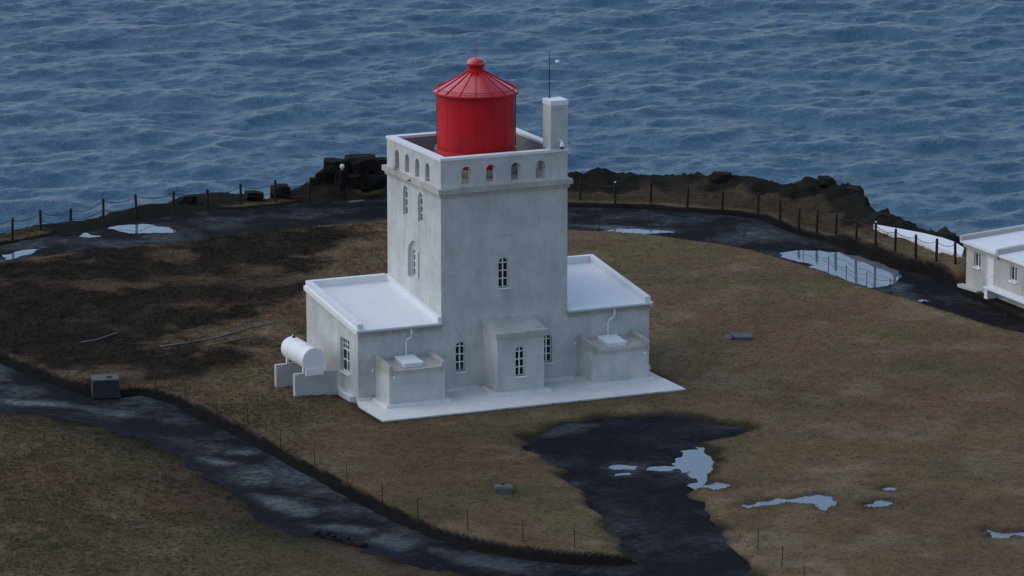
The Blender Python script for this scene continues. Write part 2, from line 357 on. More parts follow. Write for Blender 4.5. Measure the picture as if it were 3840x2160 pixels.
def ground_fields(X, Y):
    """height, colour, grass density at world x, y"""
    fl = np.clip(sdf(X, Y, BLD) / 2.5, 0, 1); fl2 = np.clip(sdf(X, Y, HUT) / 1.5, 0, 1); flat = np.minimum(fl, fl2)
    cp, sp = X * math.cos(TH) - Y * math.sin(TH), X * math.sin(TH) + Y * math.cos(TH)
    tus = fbm(X, Y, 1.1, 3, 2)
    left = sstep(2, -6, cp - .12 * sp + 3)                                     # rougher ground left of the tower
    h0 = .10 * fbm(X, Y, 9, 3, 1) * flat + (.035 + .05 * left) * tus * (.3 + .7 * flat)
    # rim of rock along the cliff
    dcr, zcr = dist_poly(X, Y, CRXY, False, CRZ)
    wid = np.where(zcr > .5, 1.25, np.where(cp < 2, .9, 1.9))
    rim = zcr * np.exp(-(dcr / wid) ** 2)
    ridg = 1 - np.abs(fbm(X, Y, 1.6, 4, 9)); rockn = (ridg - .65) * .7 * np.exp(-(dcr / 3.2) ** 2)
    rim = rim + (rockn + .26 * fbm(X, Y, .6, 3, 10) * np.exp(-(dcr / 2.6) ** 2)) * sstep(.08, .4, zcr)
    # grass bank under the white terrace
    dT = np.maximum(sdf(X, Y, TERR), 0); bank = .66 * np.exp(-(dT / 1.6) ** 2)
    h = h0 + np.maximum(rim, bank + .1 * tus * np.exp(-(dT / 2) ** 2))
    h = np.where(sdf(X, Y, TERR) < .12, np.minimum(h, .55), h)
    # the cliff itself
    sL = sdf(X, Y, LAND) + .25 * fbm(X, Y, 1.0, 3, 14)
    drop = np.where(sL > 0, np.minimum(sL * 5.0, 119), 0)
    # path cuts
    nA = .35 * fbm(X, Y, 1.3, 3, 21); n_s = .10 * fbm(X, Y, .9, 2, 22)
    inA = inside(X, Y, A_POLY); dAu, dAl = dist_poly(X, Y, A_UP), dist_poly(X, Y, A_LO)
    sA = np.where(inA, -np.minimum(dAu + n_s, dAl + nA), np.minimum(dAu, dAl)); softA = dAl < dAu
    sA = sA + np.where(softA, nA, n_s)
    sB = sdf(X, Y, B_POLY) + .45 * fbm(X, Y, 1.1, 4, 23)
    inC = inside(X, Y, C_POLY); dCu, dCl = dist_poly(X, Y, C_UP), dist_poly(X, Y, C_LO)
    lft = sstep(6, 2, cp + 3)                                                 # the left half of the far path has soft borders
    sC = np.where(inC, -np.minimum(dCu, dCl), np.minimum(dCu, dCl)) + n_s + .3 * lft * fbm(X, Y, 1.5, 3, 25)
    upC = dCu < dCl
    wB = sstep(1.5, -2.5, sB)
    zA = -.28 * (1 - wB) - .06 * wB; zB = np.full(X.shape, -.06); zC = np.full(X.shape, -.12)
    def cut(h, s, zp, W):
        out = zp + (np.maximum(h, zp + .04) - zp) * sstep(0, 1, s / W); inn = zp - np.minimum(.14, .6 * np.abs(s))
        return np.where(s < 0, inn, out)
    WA = np.where(softA, 11.0, .6)
    WC = np.where(upC, .45 + .5 * lft, .3 + 1.0 * lft)
    hA, hB, hC = cut(h, sA, zA, WA), cut(h, sB, zB, .5), cut(h, sC, zC, WC)
    hh = np.minimum(np.minimum(np.where(sA < WA, hA, h), np.where(sB < .5, hB, h)), np.where(sC < WC, hC, h))
    # rain pools in the grass
    sP = np.full(X.shape, 1e9)
    for q in PUD_GRASS: sP = np.minimum(sP, sdf(X, Y, q))
    sP = sP + .12 + .42 * fbm(X, Y, .5, 3, 31); hh = hh - .13 * sstep(.25, -.15, sP)
    hh = np.minimum(hh, -.05 - .10 * sstep(.05, -.3, sdf(X, Y, [(-4.05, -3.5), (9.25, -3.5), (9.25, 5.6), (-4.05, 5.6)])) + 9 * (sdf(X, Y, BLD) > .3))
    hh = hh - drop
    # colours -----------------------------------------------------------
    n1, n2, n3 = fbm(X, Y, 4, 4, 41), fbm(X, Y, 2.0, 4, 42), fbm(X, Y, 7, 3, 43)
    brown, olive, red, straw = (np.array(c) for c in ((.138, .098, .058), (.112, .096, .052), (.146, .086, .056), (.176, .136, .086)))
    ex = lambda a: a[..., None]
    col = np.broadcast_to(brown, X.shape + (3,)).copy()
    col = col + (olive - col) * ex(sstep(-.1, .4, n1) * .7); col = col + (red - col) * ex(sstep(-.05, .4, n3 + .5 * n2) * .55)
    col = col + (straw - col) * ex(sstep(.05, .5, n2 - .2 * n1) * .75)
    nearslope = sstep(6, -4, sp + .0 * cp) * sstep(6, 2, cp); col = col * ex(1 - .20 * nearslope)
    col = col * ex(1 + .16 * fbm(X, Y, .6, 3, 48) + .22 * fbm(X, Y, 2.6, 3, 49))
    # dark peaty ground left of the tower
    DK = gv([(-400, 700), (0, 650), (250, 615), (460, 600), (640, 575), (800, 560), (880, 572), (800, 622), (745, 690), (760, 745), (640, 770), (560, 800), (430, 850), (470, 905), (560, 890), (640, 850), (720, 830), (690, 870), (560, 930), (440, 962), (330, 965), (240, 978), (120, 945), (0, 895), (-400, 800)])
    sD = sdf(X, Y, DK); dk = sstep(1.5, -1.1, sD + 2.6 * n2 + 1.4 * fbm(X, Y, .8, 3, 44))
    peat = np.array((.009, .0075, .007)) + ex(.5 + .5 * fbm(X, Y, 1.0, 3, 45)) * np.array((.020, .015, .011))
    col = col + (peat - col) * ex(dk * (.95 - .45 * sstep(.1, .55, fbm(X, Y, 2.6, 4, 46))))
    # soil by the paths and in the cut edges
    soil = np.array((.0075, .007, .007)) + ex(.5 + .5 * n2) * np.array((.006, .005, .0045))
    so_ = np.maximum(np.maximum(np.where(softA, np.exp(-np.maximum(sA + .6 * n2, 0) / 1.7) * .97, sstep(.65, .45, sA)), sstep(.45, -.15, sB + .45 * n2) * .8),
                     np.where(upC, sstep(.75, .35, sC), sstep(.35, .0, sC)) * (1 - .0 * lft))
    so_ = np.maximum(so_, sstep(.9, .0, sP) * .45)
    bld = sstep(.5, -.1, sdf(X, Y, [(-4.1, -3.5), (9.3, -3.5), (9.3, 6), (-4.1, 6)]) + .35 * n2); so_ = np.maximum(so_, .6 * bld)
    so_ = np.maximum(so_, .85 * sstep(1.2, .2, sdf(X, Y, HUT)))
    col = col + (soil - col) * ex(so_)
    # basalt along the rim
    rk = np.exp(-(dcr / 2.6) ** 2) * sstep(.0, .14, zcr); rk = sstep(.2, .55, rk + .35 * n2 + .2 * tus)
    right = sstep(9, 14, cp); rk = rk * (1 - .35 * right * sstep(.1, .4, n2))
    rk = np.maximum(rk, sstep(-.15, .2, sL))
    rock = np.array((.011, .011, .010)) + ex(.5 + .5 * fbm(X, Y, .9, 4, 47)) * np.array((.014, .014, .009))
    col = col + (rock - col) * ex(rk)
    far = sstep(24, 29, sp) * (1 - rk) * sstep(.6, 1.2, sC) * (dCu < dCl); col = col * ex(1 - .55 * far)
    dens = (1 - so_) * (1 - rk) * (sL < -.1) * (hh > -.4) * (sdf(X, Y, TERR) > .1)
    dens = dens * (sA > .05) * (sB > .05) * (sC > .05) * (sP > .1) * (sdf(X, Y, [(-4.05, -3.5), (9.25, -3.5), (9.5, 5.8), (-3.95, 5.8)]) > .02) * (sdf(X, Y, HUT) > .1)
    return dict(h=hh, col=np.clip(col, .004, 1), dens=np.clip(dens, 0, 1), dk=dk, sA=sA, sB=sB, sC=sC, zA=zA, zB=zB, zC=zC, wB=wB, h0=h0, softA=softA, sP=sP, left=left)

def axis(lo, hi, step, olo, ohi, n=26):
    c = np.arange(lo, hi + 1e-6, step); g = np.geomspace(step, 1, 1)
    t = np.linspace(0, 1, n)[1:] ** 2.2
    return np.concatenate([(lo - (lo - olo) * t)[::-1], c, c[-1] + (ohi - c[-1]) * t])

gx, gy = axis(-33, 41, .16, -380, 300), axis(-42, 46, .16, -600, 160)
GX, GY = np.meshgrid(gx, gy); G = ground_fields(GX, GY)
# bend the land far away down so that it ends below the sea
tag(link('ground', grid_mesh('ground', GX, GY, G['h'], None, M['ground'], True, {'Col': G['col']})), kind='structure')

def hz(x, y):                                                     # ground level under a point
    return float(ground_fields(np.array([[x]]), np.array([[y]]))['h'][0, 0])

# ---- gravel: drive with the near footpath, and the path along the cliff
def make_path(name, which, poly_list, puds, lo, hi):
    xs, ys = np.arange(lo[0], hi[0], .11), np.arange(lo[1], hi[1], .11); X, Y = np.meshgrid(xs, ys)
    g = ground_fields(X, Y)
    if which == 'near':
        s = np.minimum(g['sA'], g['sB']); z = np.where(g['sA'] < g['sB'], g['zA'], g['zA'] * (1 - g['wB']) + g['zB'] * g['wB'])
        wet = (.85 - .75 * g['wB']) * np.where(g['softA'], .15 + .85 * sstep(-.1, -1.6, g['sA']), 1)
    else: s = g['sC']; z = g['zC']; wet = np.full(X.shape, .7)
    z = z + .012 * fbm(X, Y, 1.2, 3, 51) + .006 * fbm(X, Y, .3, 2, 52)
    sp = np.full(X.shape, 1e9)
    for q in puds: sp = np.minimum(sp, sdf(X, Y, q))
    sp = sp + .26 * fbm(X, Y, .55, 3, 53) + (1.1 if which == 'far' else .2) * np.maximum(fbm(X, Y, 1.7, 3, 55) - .12, 0); z = z - .045 * sstep(.12, -.12, sp)
    wet = np.maximum(wet * .9, sstep(.9, 0, sp) * .75)
    film = np.zeros(X.shape)
    for q in FILM: film = np.maximum(film, sstep(.35, -.55, sdf(X, Y, q) + .3 * fbm(X, Y, .9, 3, 54)))
    mk = s < .45
    tag(link(name, grid_mesh(name, X, Y, z, mk, M['gravel'], True, {'wet': wet, 'film': film})), kind='structure')
    return X, Y, sp
make_path('gravel_drive', 'near', None, PUD_A, (-33, -42), (15, 16))
make_path('gravel_footpath', 'far', None, PUD_C, (-14, -6), (36, 41))

def puddle(poly, z, grow=.5):
    P = np.array(poly); lo, hi = P.min(0) - .5, P.max(0) + .5
    X, Y = np.meshgrid(np.arange(lo[0], hi[0], .15), np.arange(lo[1], hi[1], .15)); s = sdf(X, Y, poly)
    tag(link('puddle', grid_mesh('puddle', X, Y, np.full(X.shape, z), s < grow, M['puddle'], False)), kind='structure')
def pz(q, key):
    c = np.mean(np.array(q), 0); g = ground_fields(np.array([[c[0]]]), np.array([[c[1]]])); wB = float(g['wB'][0, 0])
    if key == 'C': return -.12
    return float((g['zA'] * (1 - g['wB']) + g['zB'] * g['wB'])[0, 0])
for q in PUD_A: puddle(q, pz(q, 'A') - .024)
for q in PUD_C: puddle(q, -.144)
for q in PUD_GRASS:
    c = np.mean(np.array(q), 0); g = ground_fields(np.array([[c[0]]]), np.array([[c[1]]])); puddle(q, float(g['h0'][0, 0]) - .06, .4)

# ---- the sea, 115 m below: a wind sea from a directional spectrum, flat far out
def make_sea():
    SEA = -115.0; N, L = 720, 460.0; d = L / N
    kx = np.fft.fftfreq(N, d) * 2 * math.pi; KX, KY = np.meshgrid(kx, kx); K = np.hypot(KX, KY); K[0, 0] = 1
    wind = math.radians(-68); wx, wy = math.cos(wind), math.sin(wind)           # patch axes follow the coast
    Lw = 6.4 ** 2 / 9.81; cosf = (KX * wx + KY * wy) / K
    Ph = np.exp(-1 / (K * Lw) ** 2) / K ** 4 * (np.abs(cosf) ** 2 * np.where(cosf > 0, 1, .25) + .06) * np.exp(-(K * .22) ** 2)
    Ph[0, 0] = 0
    r = np.random.default_rng(3); S = (r.standard_normal((N, N)) + 1j * r.standard_normal((N, N))) * np.sqrt(Ph)
    hgt = np.fft.ifft2(S).real; sc = .40 / hgt.std(); hgt *= sc
    Dx = np.fft.ifft2(-1j * KX / K * S).real * sc; Dy = np.fft.ifft2(-1j * KY / K * S).real * sc
    lam = .9
    J = (1 - lam * np.gradient(Dx, d, axis=1)) * (1 - lam * np.gradient(Dy, d, axis=0)) - (lam * np.gradient(Dx, d, axis=0)) * (lam * np.gradient(Dy, d, axis=1))
    t = (np.arange(N) - N / 2) * d
    out = 40 * (np.geomspace(1, 700, 22) - 1)[1:]
    ax = np.concatenate([(t[0] - out)[::-1], t, t[-1] + out]); no = len(out)
    A_, B_ = np.meshgrid(ax, ax); pad = lambda a: np.pad(a, no)
    fade = lambda q: np.clip((L / 2 - np.abs(q)) / 25, 0, 1)
    fd = fade(A_) * fade(B_)
    Hh, DX, DY = pad(hgt) * fd, pad(Dx) * fd * lam, pad(Dy) * fd * lam
    foam = np.pad(np.clip((.84 - J) * 2.0, 0, 1) + np.clip(hgt * .35, 0, .4), no) * fd
    cen = CAM + FH * 868.0
    A2, B2 = A_ - DX, B_ - DY
    X = cen[0] + RT[0] * A2 + FH[0] * B2; Y = cen[1] + RT[1] * A2 + FH[1] * B2
    tag(link('sea', grid_mesh('sea', X, Y, SEA + Hh, None, M['sea'], True, {'foam': foam})), kind='structure')
make_sea()

# concrete apron round the foot of the lighthouse
ap = MB().prism([(-4.05, -3.5), (9.25, -3.5), (9.26, -1.6), (9.22, -1.3), (9.25, .02), (-3.72, .02), (-4.0, -.8)], -.35, 0.0)
tag(ap.build('concrete_apron', M['apron']), kind='structure')

# ================================================================== THE LIGHTHOUSE
LH = empty('lighthouse', (2.75, 2.8, 0))
tag(LH, 'white plastered square lighthouse with a red lantern and two low flat-roofed wings', 'lighthouse')
LHI = Matrix.Translation((-2.75, -2.8, 0))
def lh(mb, name, mt, parent=None, smooth=False):
    o = mb.build(name, mt, parent or LH, smooth)
    if parent is None: o.matrix_parent_inverse = LHI
    return o

def arch(cx, z0, w, h, n=12):
    r = w / 2; zs = z0 + h - r
    return [(cx - r, z0), (cx + r, z0)] + [(cx + r * math.cos(math.pi * i / n), zs + r * math.sin(math.pi * i / n)) for i in range(0, n + 1)]
def rect(x0, x1, z0, z1): return [(x0, z0), (x1, z0), (x1, z1), (x0, z1)]

X0, X1, Y1 = -.05, 5.55, 5.65
# tower shaft
t = MB()
front_holes = [arch(2.71, 4.10, .46, 1.25), arch(.80, .79, .42, 1.24), arch(4.66, .79, .42, 1.18)]
t.wall((0, 0, 0), (1, 0, 0), (0, -1, 0), rect(X0, X1, -.3, 8.10), front_holes, .16)
lw = [arch(-3.70, 6.63, .48, 1.24), arch(-2.12, 6.63, .48, 1.24), arch(-2.84, 4.15, 1.28, 1.58, 16)]
t.wall((X0, 0, 0), (0, -1, 0), (-1, 0, 0), rect(-Y1, 0, -.3, 8.10), lw, .14)
inner = [arch(-3.14, 4.18, .44, 1.14), arch(-2.54, 4.18, .44, 1.14)]
t.wall((X0 + .14, 0, 0), (0, -1, 0), (-1, 0, 0), arch(-2.84, 4.15, 1.28, 1.58, 16), inner, .10)
t.wall((X1, 0, 0), (0, 1, 0), (1, 0, 0), rect(0, Y1, -.3, 8.10), [], .1)
t.wall((0, Y1, 0), (-1, 0, 0), (0, 1, 0), rect(-X1, -X0, -.3, 8.10), [], .1)
lh(t, 'tower_wall', M['plaster'])
# cornice below the parapet
def ring(mb, out, z0, z1, inn=.02, y1=Y1):
    a, b, c, d = X0 - out, X1 + out, -out, y1 + out
    mb.box(a, b, c, inn, z0, z1); mb.box(a, b, y1 - inn, d, z0, z1)
    mb.box(a, X0 + inn, inn + .001, y1 - inn - .001, z0 + .001, z1 - .001); mb.box(X1 - inn, b, inn + .001, y1 - inn - .001, z0 + .001, z1 - .001)
c = MB(); ring(c, .075, 8.03, 8.17); co = lh(c, 'cornice_moulding', M['plaster_worn'])
c = MB()
c.prism([(X0 - .17, -.17), (X1 + .17, -.17), (X1 + .17, Y1 + .17), (X0 - .17, Y1 + .17)], 8.172, 8.38)
c.prism([(X0 - .17, -.17), (X1 + .17, -.17), (X1 + .17, Y1 + .17), (X0 - .17, Y1 + .17)], [8.38] * 4, [8.385] * 4)
lh(c, 'cornice', M['plaster_worn'])
# parapet: four thick walls pierced by arches
TH_ = .30; t = MB(); ti = MB(); zb, zt = 8.36, 9.52
fa = [arch(x, 8.46, .43, .76) for x in (1.075, 2.155, 3.255, 4.345)]
la = [arch(-y, 8.44, .43, .77) for y in (4.58, 3.51, 2.44, 1.37)]
t.wall((0, 0, 0), (1, 0, 0), (0, -1, 0), rect(X0, X1, zb, zt), fa, TH_)
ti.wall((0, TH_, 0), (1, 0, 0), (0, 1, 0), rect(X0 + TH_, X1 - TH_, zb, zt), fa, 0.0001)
t.wall((X0, 0, 0), (0, -1, 0), (-1, 0, 0), rect(-Y1, 0, zb, zt), la, TH_)
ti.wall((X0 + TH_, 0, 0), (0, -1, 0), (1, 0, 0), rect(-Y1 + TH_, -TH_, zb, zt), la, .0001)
ra = [arch(-p[0], 0, 1, 1) for p in ()]
ra = [[(-x, z) for x, z in L[::-1]] for L in la]
t.wall((X1, 0, 0), (0, 1, 0), (1, 0, 0), rect(0, Y1, zb, zt), ra, TH_)
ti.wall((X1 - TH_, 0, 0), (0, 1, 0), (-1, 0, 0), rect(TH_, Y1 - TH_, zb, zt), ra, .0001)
ba = [[(-x, z) for x, z in L[::-1]] for L in fa]
t.wall((0, Y1, 0), (-1, 0, 0), (0, 1, 0), rect(-X1, -X0, zb, zt), ba, TH_)
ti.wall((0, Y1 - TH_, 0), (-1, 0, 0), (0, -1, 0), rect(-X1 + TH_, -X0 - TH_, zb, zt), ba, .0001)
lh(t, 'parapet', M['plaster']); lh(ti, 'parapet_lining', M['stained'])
t = MB(); o_ = .035; i_ = TH_ + .02
t.box(X0 - o_, X1 + o_, -o_, i_, zt - .005, 9.62); t.box(X0 - o_, X1 + o_, Y1 - i_, Y1 + o_, zt - .005, 9.62)
t.box(X0 - o_, X0 + i_, i_ + .001, Y1 - i_ - .001, zt - .006, 9.619); t.box(X1 - i_, X1 + o_, i_ + .001, Y1 - i_ - .001, zt - .006, 9.619)
lh(t, 'parapet_coping', M['roof_white'])
lh(MB().box(X0 + .05, X1 - .05, .05, Y1 - .05, 8.386, 8.42), 'gallery_floor', M['stained'])
pq = lh(MB().box(2.12, 3.20, -.022, .0, 6.28, 6.92), 'plaque', M['plaster'])
# chimney on the corner
ch = lh(MB().box(4.80, X1 - .004, .003, .78, 9.60, 11.42), 'chimney', M['plaster'])
cc = MB().box(4.78, X1 + .02, -.02, .80, 11.42, 11.63).build('chimney_cap', M['roof_white'], ch)
# pipe stub under the gallery
lh(MB().tube([(X0 - .16, 2.75, 8.30), (X0 - .30, 2.75, 8.26)], .035, 8), 'drain_spout', M['steel'])

# windows: a frame with glazing bars, eight panes and a sill
def window_meshes(key, w, h):
    f, bw, hb = .035, .055, .045; r = w / 2; zs = h - r; fr = MB()
    out = arch(0, 0, w, h); inn = arch(0, f, w - 2 * f, h - 2 * f)
    n = len(out)
    for y, flip in ((-.02, False), (.05, True)):
        vs = [(p[0], y, p[1]) for p in out] + [(p[0], y, p[1]) for p in inn]
        fs = [(i, (i + 1) % n, n + (i + 1) % n, n + i) for i in range(n)]
        fr.add(vs, [q[::-1] for q in fs] if flip else fs)
    vs = [(p[0], -.02, p[1]) for p in inn] + [(p[0], .05, p[1]) for p in inn]
    fr.add(vs, [(i, (i + 1) % n, n + (i + 1) % n, n + i) for i in range(n)])
    fr.box(-bw / 2, bw / 2, -.015, .04, f, h - f)
    rows = [f + (zs - f) * k / 3 for k in range(4)]
    for k in (1, 2, 3): fr.box(-w / 2 + f, w / 2 - f, -.012, .037, rows[k] - hb / 2, rows[k] + hb / 2)
    panes = []
    for sx in (-1, 1):
        xa, xb = bw / 2, w / 2 - f
        for k in range(3):
            z0 = rows[k] + (hb / 2 if k else 0); z1 = rows[k + 1] - hb / 2
            panes.append(MB().box(min(sx * xa, sx * xb), max(sx * xa, sx * xb), .010, .022, z0, z1))
        z0 = rows[3] + hb / 2; R_ = r - f; xs = [xa + (xb - xa) * i / 5 for i in range(6)]
        tp = [(sx * x, zs + math.sqrt(max(R_ * R_ - x * x, (hb / 2 + .002) ** 2))) for x in xs]
        poly = [(sx * xa, z0), (sx * xb, z0)] + tp[::-1]
        if sx < 0: poly = poly[::-1]
        mb = MB(); n2 = len(poly); mb.add([(p[0], .010, p[1]) for p in poly] + [(p[0], .022, p[1]) for p in poly], [tuple(range(n2))])
        panes.append(mb)
    return fr.mesh('window', M['frame']), [p.mesh('pane', M['glass']) for p in panes], MB().box(-w / 2 - .03, w / 2 + .03, -.20, .03, -.06, .0).mesh('sill', M['white'])
WM = {}
def window(cx_world, z0, w, h, face, depth, plane, sill=True):
    key = (round(w, 2), round(h, 2))
    if key not in WM: WM[key] = window_meshes(key, w, h)
    fm, pm, sm = WM[key]; o = link('window', fm, LH); o.matrix_parent_inverse = LHI
    if face == 'front': o.location = (cx_world, plane + depth, z0)
    else: o.location = (plane + depth, cx_world, z0); o.rotation_euler = (0, 0, -math.pi / 2)
    for q in pm: link('pane', q, o)
    if sill: link('sill', sm, o)
    return o
window(2.71, 4.10, .46, 1.25, 'front', .13, 0); window(.80, .79, .42, 1.24, 'front', .13, 0); window(4.66, .79, .42, 1.18, 'front', .13, 0)
for y in (3.70, 2.12): window(y, 6.63, .48, 1.24, 'left', .12, X0, False)
for y in (3.14, 2.54): window(y, 4.18, .44, 1.14, 'left', .08, X0 + .14, False)

# lantern ----------------------------------------------------------------
LC = (2.72, 2.8, 0); A0 = math.atan2(-FH[1], -FH[0])             # bearing from the lantern to the land side
t = MB(); hw = math.radians(101)
t.lathe([(1.66, 8.76), (1.66, 9.30), (1.60, 9.36), (1.585, 9.45), (1.585, 11.70)], LC, 60, A0 - hw, A0 + hw, caps=False)
t.lathe([(1.54, 11.70), (1.54, 8.76)], LC, 60, A0 - hw, A0 + hw, caps=False)
LN = lh(t, 'lantern', M['red'], None, True)
for k in range(9):                                                # sheet seams of the drum
    a = A0 + (k - 4) * math.radians(24); r = 1.589
    MB().box(-.007, .007, -.004, .004, 9.45, 11.69).build('drum_seam', M['red'], LN)
    o = LN.children[-1]; o.location = (LC[0] + r * math.cos(a), LC[1] + r * math.sin(a), 0); o.rotation_euler = (0, 0, a + math.pi / 2)
MB().lathe([(1.52, 8.42), (1.52, 9.5)], LC, 40, A0 + hw, A0 + 2 * math.pi - hw, caps=False).build('base_wall', M['red'], LN, True)
MB().lathe([(1.72, 8.42), (1.72, 8.74), (1.60, 8.765)], LC, 48, caps=False).build('lantern_base', M['stained'], LN, True)
span = 2 * math.pi - 2 * hw; npn = 7
for k in range(npn):
    a, b = A0 + hw + span * k / npn, A0 + hw + span * (k + 1) / npn
    MB().lathe([(1.615, 9.5), (1.615, 11.68)], LC, 4, a, b, caps=False).build('storm_pane', M['glass'], LN)
for k in range(npn + 1):
    a = A0 + hw + span * k / npn; c_ = (LC[0] + 1.63 * math.cos(a), LC[1] + 1.63 * math.sin(a))
    MB().tube([(*c_, 9.45), (*c_, 11.7)], .03, 6).build('glazing_bar', M['steel'], LN)
MB().lathe([(1.56, 11.66), (1.725, 11.67), (1.745, 11.72), (1.735, 11.775), (1.60, 11.80)], LC, 64, caps=False).build('eave_ring', M['red'], LN, True)
cz = lambda r: 11.785 + (1.735 - r) * .80 / 1.44
for k in range(16):
    a, b = A0 + 2 * math.pi * (k) / 16, A0 + 2 * math.pi * (k + 1) / 16
    MB().lathe([(1.735, cz(1.735)), (1.2, cz(1.2)), (.7, cz(.7)), (.29, cz(.29))], LC, 4, a + .004, b - .004, caps=False).build('roof_panel', M['red_wet'], LN)
    pts = [(LC[0] + r * math.cos(a), LC[1] + r * math.sin(a), cz(r) + .012) for r in (1.745, 1.2, .7, .29)]
    MB().tube(pts, .024, 6).build('roof_seam', M['red'], LN)
rp = [(LC[0] + 1.62 * math.cos(a), LC[1] + 1.62 * math.sin(a), 11.915) for a in np.linspace(0, 2 * math.pi, 65)]
MB().tube(rp, .016, 6).build('handrail', M['red'], LN)
for k in range(16):
    a = A0 + 2 * math.pi * k / 16; c_ = (LC[0] + 1.62 * math.cos(a), LC[1] + 1.62 * math.sin(a))
    MB().tube([(*c_, 11.84), (*c_, 11.915)], .014, 5).build('rail_bracket', M['red'], LN)
MB().lathe([(.34, 12.50), (.31, 12.58), (.30, 12.82), (.33, 12.83)], LC, 32).build('vent_neck', M['red'], LN, True)
MB().lathe([(.30, 12.80), (.385, 12.83), (.395, 12.90), (.36, 13.0), (.26, 13.07), (.12, 13.11), (.02, 13.12)], LC, 32).build('vent_cap', M['red_wet'], LN, True)
MB().tube([(LC[0], LC[1], 13.1), (LC[0], LC[1], 13.93)], [.02, .008], 6).build('lightning_rod', M['red'], LN)

# wings -------------------------------------------------------------------
def wing(xa, xb, outer):
    w = MB(); yb = 5.60
    top = lambda y: 2.80 + .70 * y / yb
    if outer == 'left':
        hole = [rect(-1.88, -.90, .88, 2.28)]
        w.wall((xa, 0, 0), (0, -1, 0), (-1, 0, 0), [(-yb, -.3), (0, -.3), (0, top(0)), (-yb, top(yb))], hole, .16)
    else: w.wall((xb, 0, 0), (0, 1, 0), (1, 0, 0), [(0, -.3), (yb, -.3), (yb, top(yb)), (0, top(0))], [], .1)
    w.wall((0, .004, 0), (1, 0, 0), (0, -1, 0), rect(xa, xb, -.3, top(0)), [], .1)
    w.wall((0, yb, 0), (-1, 0, 0), (0, 1, 0), rect(-xb, -xa, -.3, top(yb)), [], .1)
    wo = lh(w, 'wing', M['plaster'])
    s = -1 if outer == 'left' else 1; xo = xa if s < 0 else xb; xi = xb if s < 0 else xa
    e = .07
    # roof slab, pitched to the front
    sl = lambda y: 2.90 + .70 * (y + .10) / (yb + .1)
    rx0, rx1 = (xa - .02, xb) if s < 0 else (xa, xb + .02)
    MB().xprism([(-.10, sl(-.1) - .08), (-.10, sl(-.1)), (yb - .2, sl(yb - .2)), (yb - .2, sl(yb - .2) - .10)], rx0 + .03, rx1 - .03).build('roof', M['roof_white'], wo)
    def band(x_0, x_1, y0, y1, zlo, zhi, name, mt):
        return MB().xprism([(y0, sl(y0) + zlo), (y0, sl(y0) + zhi), (y1, sl(y1) + zhi), (y1, sl(y1) + zlo)], x_0, x_1).build(name, mt, wo)
    if s < 0: band(xo - .10, xo + .03, -.16, yb + .05, -.16, .03, 'verge_moulding', M['roof_white']); band(xo - .03, xo + .21, -.06, yb, -.02, .25, 'parapet_kerb', M['roof_white'])
    else: band(xo - .03, xo + .10, -.16, yb + .05, -.16, .03, 'verge_moulding', M['roof_white']); band(xo - .21, xo + .03, -.06, yb, -.02, .25, 'parapet_kerb', M['roof_white'])
    kx0, kx1 = (xa + .212, xb - .172) if s < 0 else (xa + .172, xb - .212)
    MB().box(kx0 - .0, kx1, yb - .24, yb, sl(yb - .2) - .2, sl(yb) + .25).build('rear_kerb', M['roof_white'], wo)
    if s < 0: band(xi - .17, xi - .002, -.05, yb, -.02, .22, 'flashing_kerb', M['roof_white'])
    else: band(xi + .002, xi + .17, .01, yb, -.02, .22, 'flashing_kerb', M['roof_white'])
    MB().box(xa + .004, xb - .004, -.028, .0, 2.60, 2.80).build('eave_band', M['plaster_worn'], wo)
    gx_ = [(x, -.145, 2.815) for x in (xa - .08, xb + (.05 if s < 0 else .08))]
    MB().tube(gx_, .05, 10).build('gutter', M['gutter'], wo)
    return wo
WL = wing(-3.70, X0 - .002, 'left'); WR = wing(X1 + .002, 9.27, 'right')
dl = [(-1.42, -.15, 2.80), (-1.42, -.15, 2.55), (-1.40, -.12, 2.46), (-1.60, -.08, 2.36), (-1.62, -.06, 2.25), (-1.62, -.06, 1.6)]
MB().tube(dl, .042, 8).build('downpipe', M['white'], WL)
dr = [(7.62, -.15, 2.80), (7.62, -.15, 2.55), (7.58, -.11, 2.45), (7.40, -.08, 2.33), (7.36, -.06, 2.20), (7.36, -.06, 1.62)]
MB().tube(dr, .042, 8).build('downpipe', M['white'], WR)
# casement in the end wall of the left wing
f = MB(); f.box(-.49, -.44, -.02, .05, 0, 1.4); f.box(.44, .49, -.02, .05, 0, 1.4); f.box(-.44, .44, -.02, .05, 0, .05); f.box(-.44, .44, -.02, .05, 1.35, 1.4)
f.box(-.03, .03, -.018, .048, .05, 1.35); f.box(-.44, .44, -.016, .046, .90, .95); f.box(-.44, .44, -.014, .044, .46, .50); f.box(-.44, .44, -.012, .042, 1.13, 1.16)
f.box(-.245, -.215, -.012, .042, .95, 1.35); f.box(.215, .245, -.012, .042, .95, 1.35)
cw = f.build('casement_window', M['frame'], WL); cw.location = (-3.70 + .12, 1.39, .88); cw.rotation_euler = (0, 0, -math.pi / 2)
pb = MB().box(-.205, .205, .012, .02, 0, .40).mesh('pane', M['glass']); ps = MB().box(-.095, .095, .012, .02, 0, .18).mesh('pane', M['glass'])
for x in (-.235, .235):
    for z in (.055, .505): o = link('pane', pb, cw); o.location = (x, 0, z)
for x in (-.34, -.125, .125, .34):
    for z in (.95, 1.162): o = link('pane', ps, cw); o.location = (x, 0, z)
MB().box(-.52, .52, -.18, .02, -.07, -.001).build('sill', M['white'], cw)

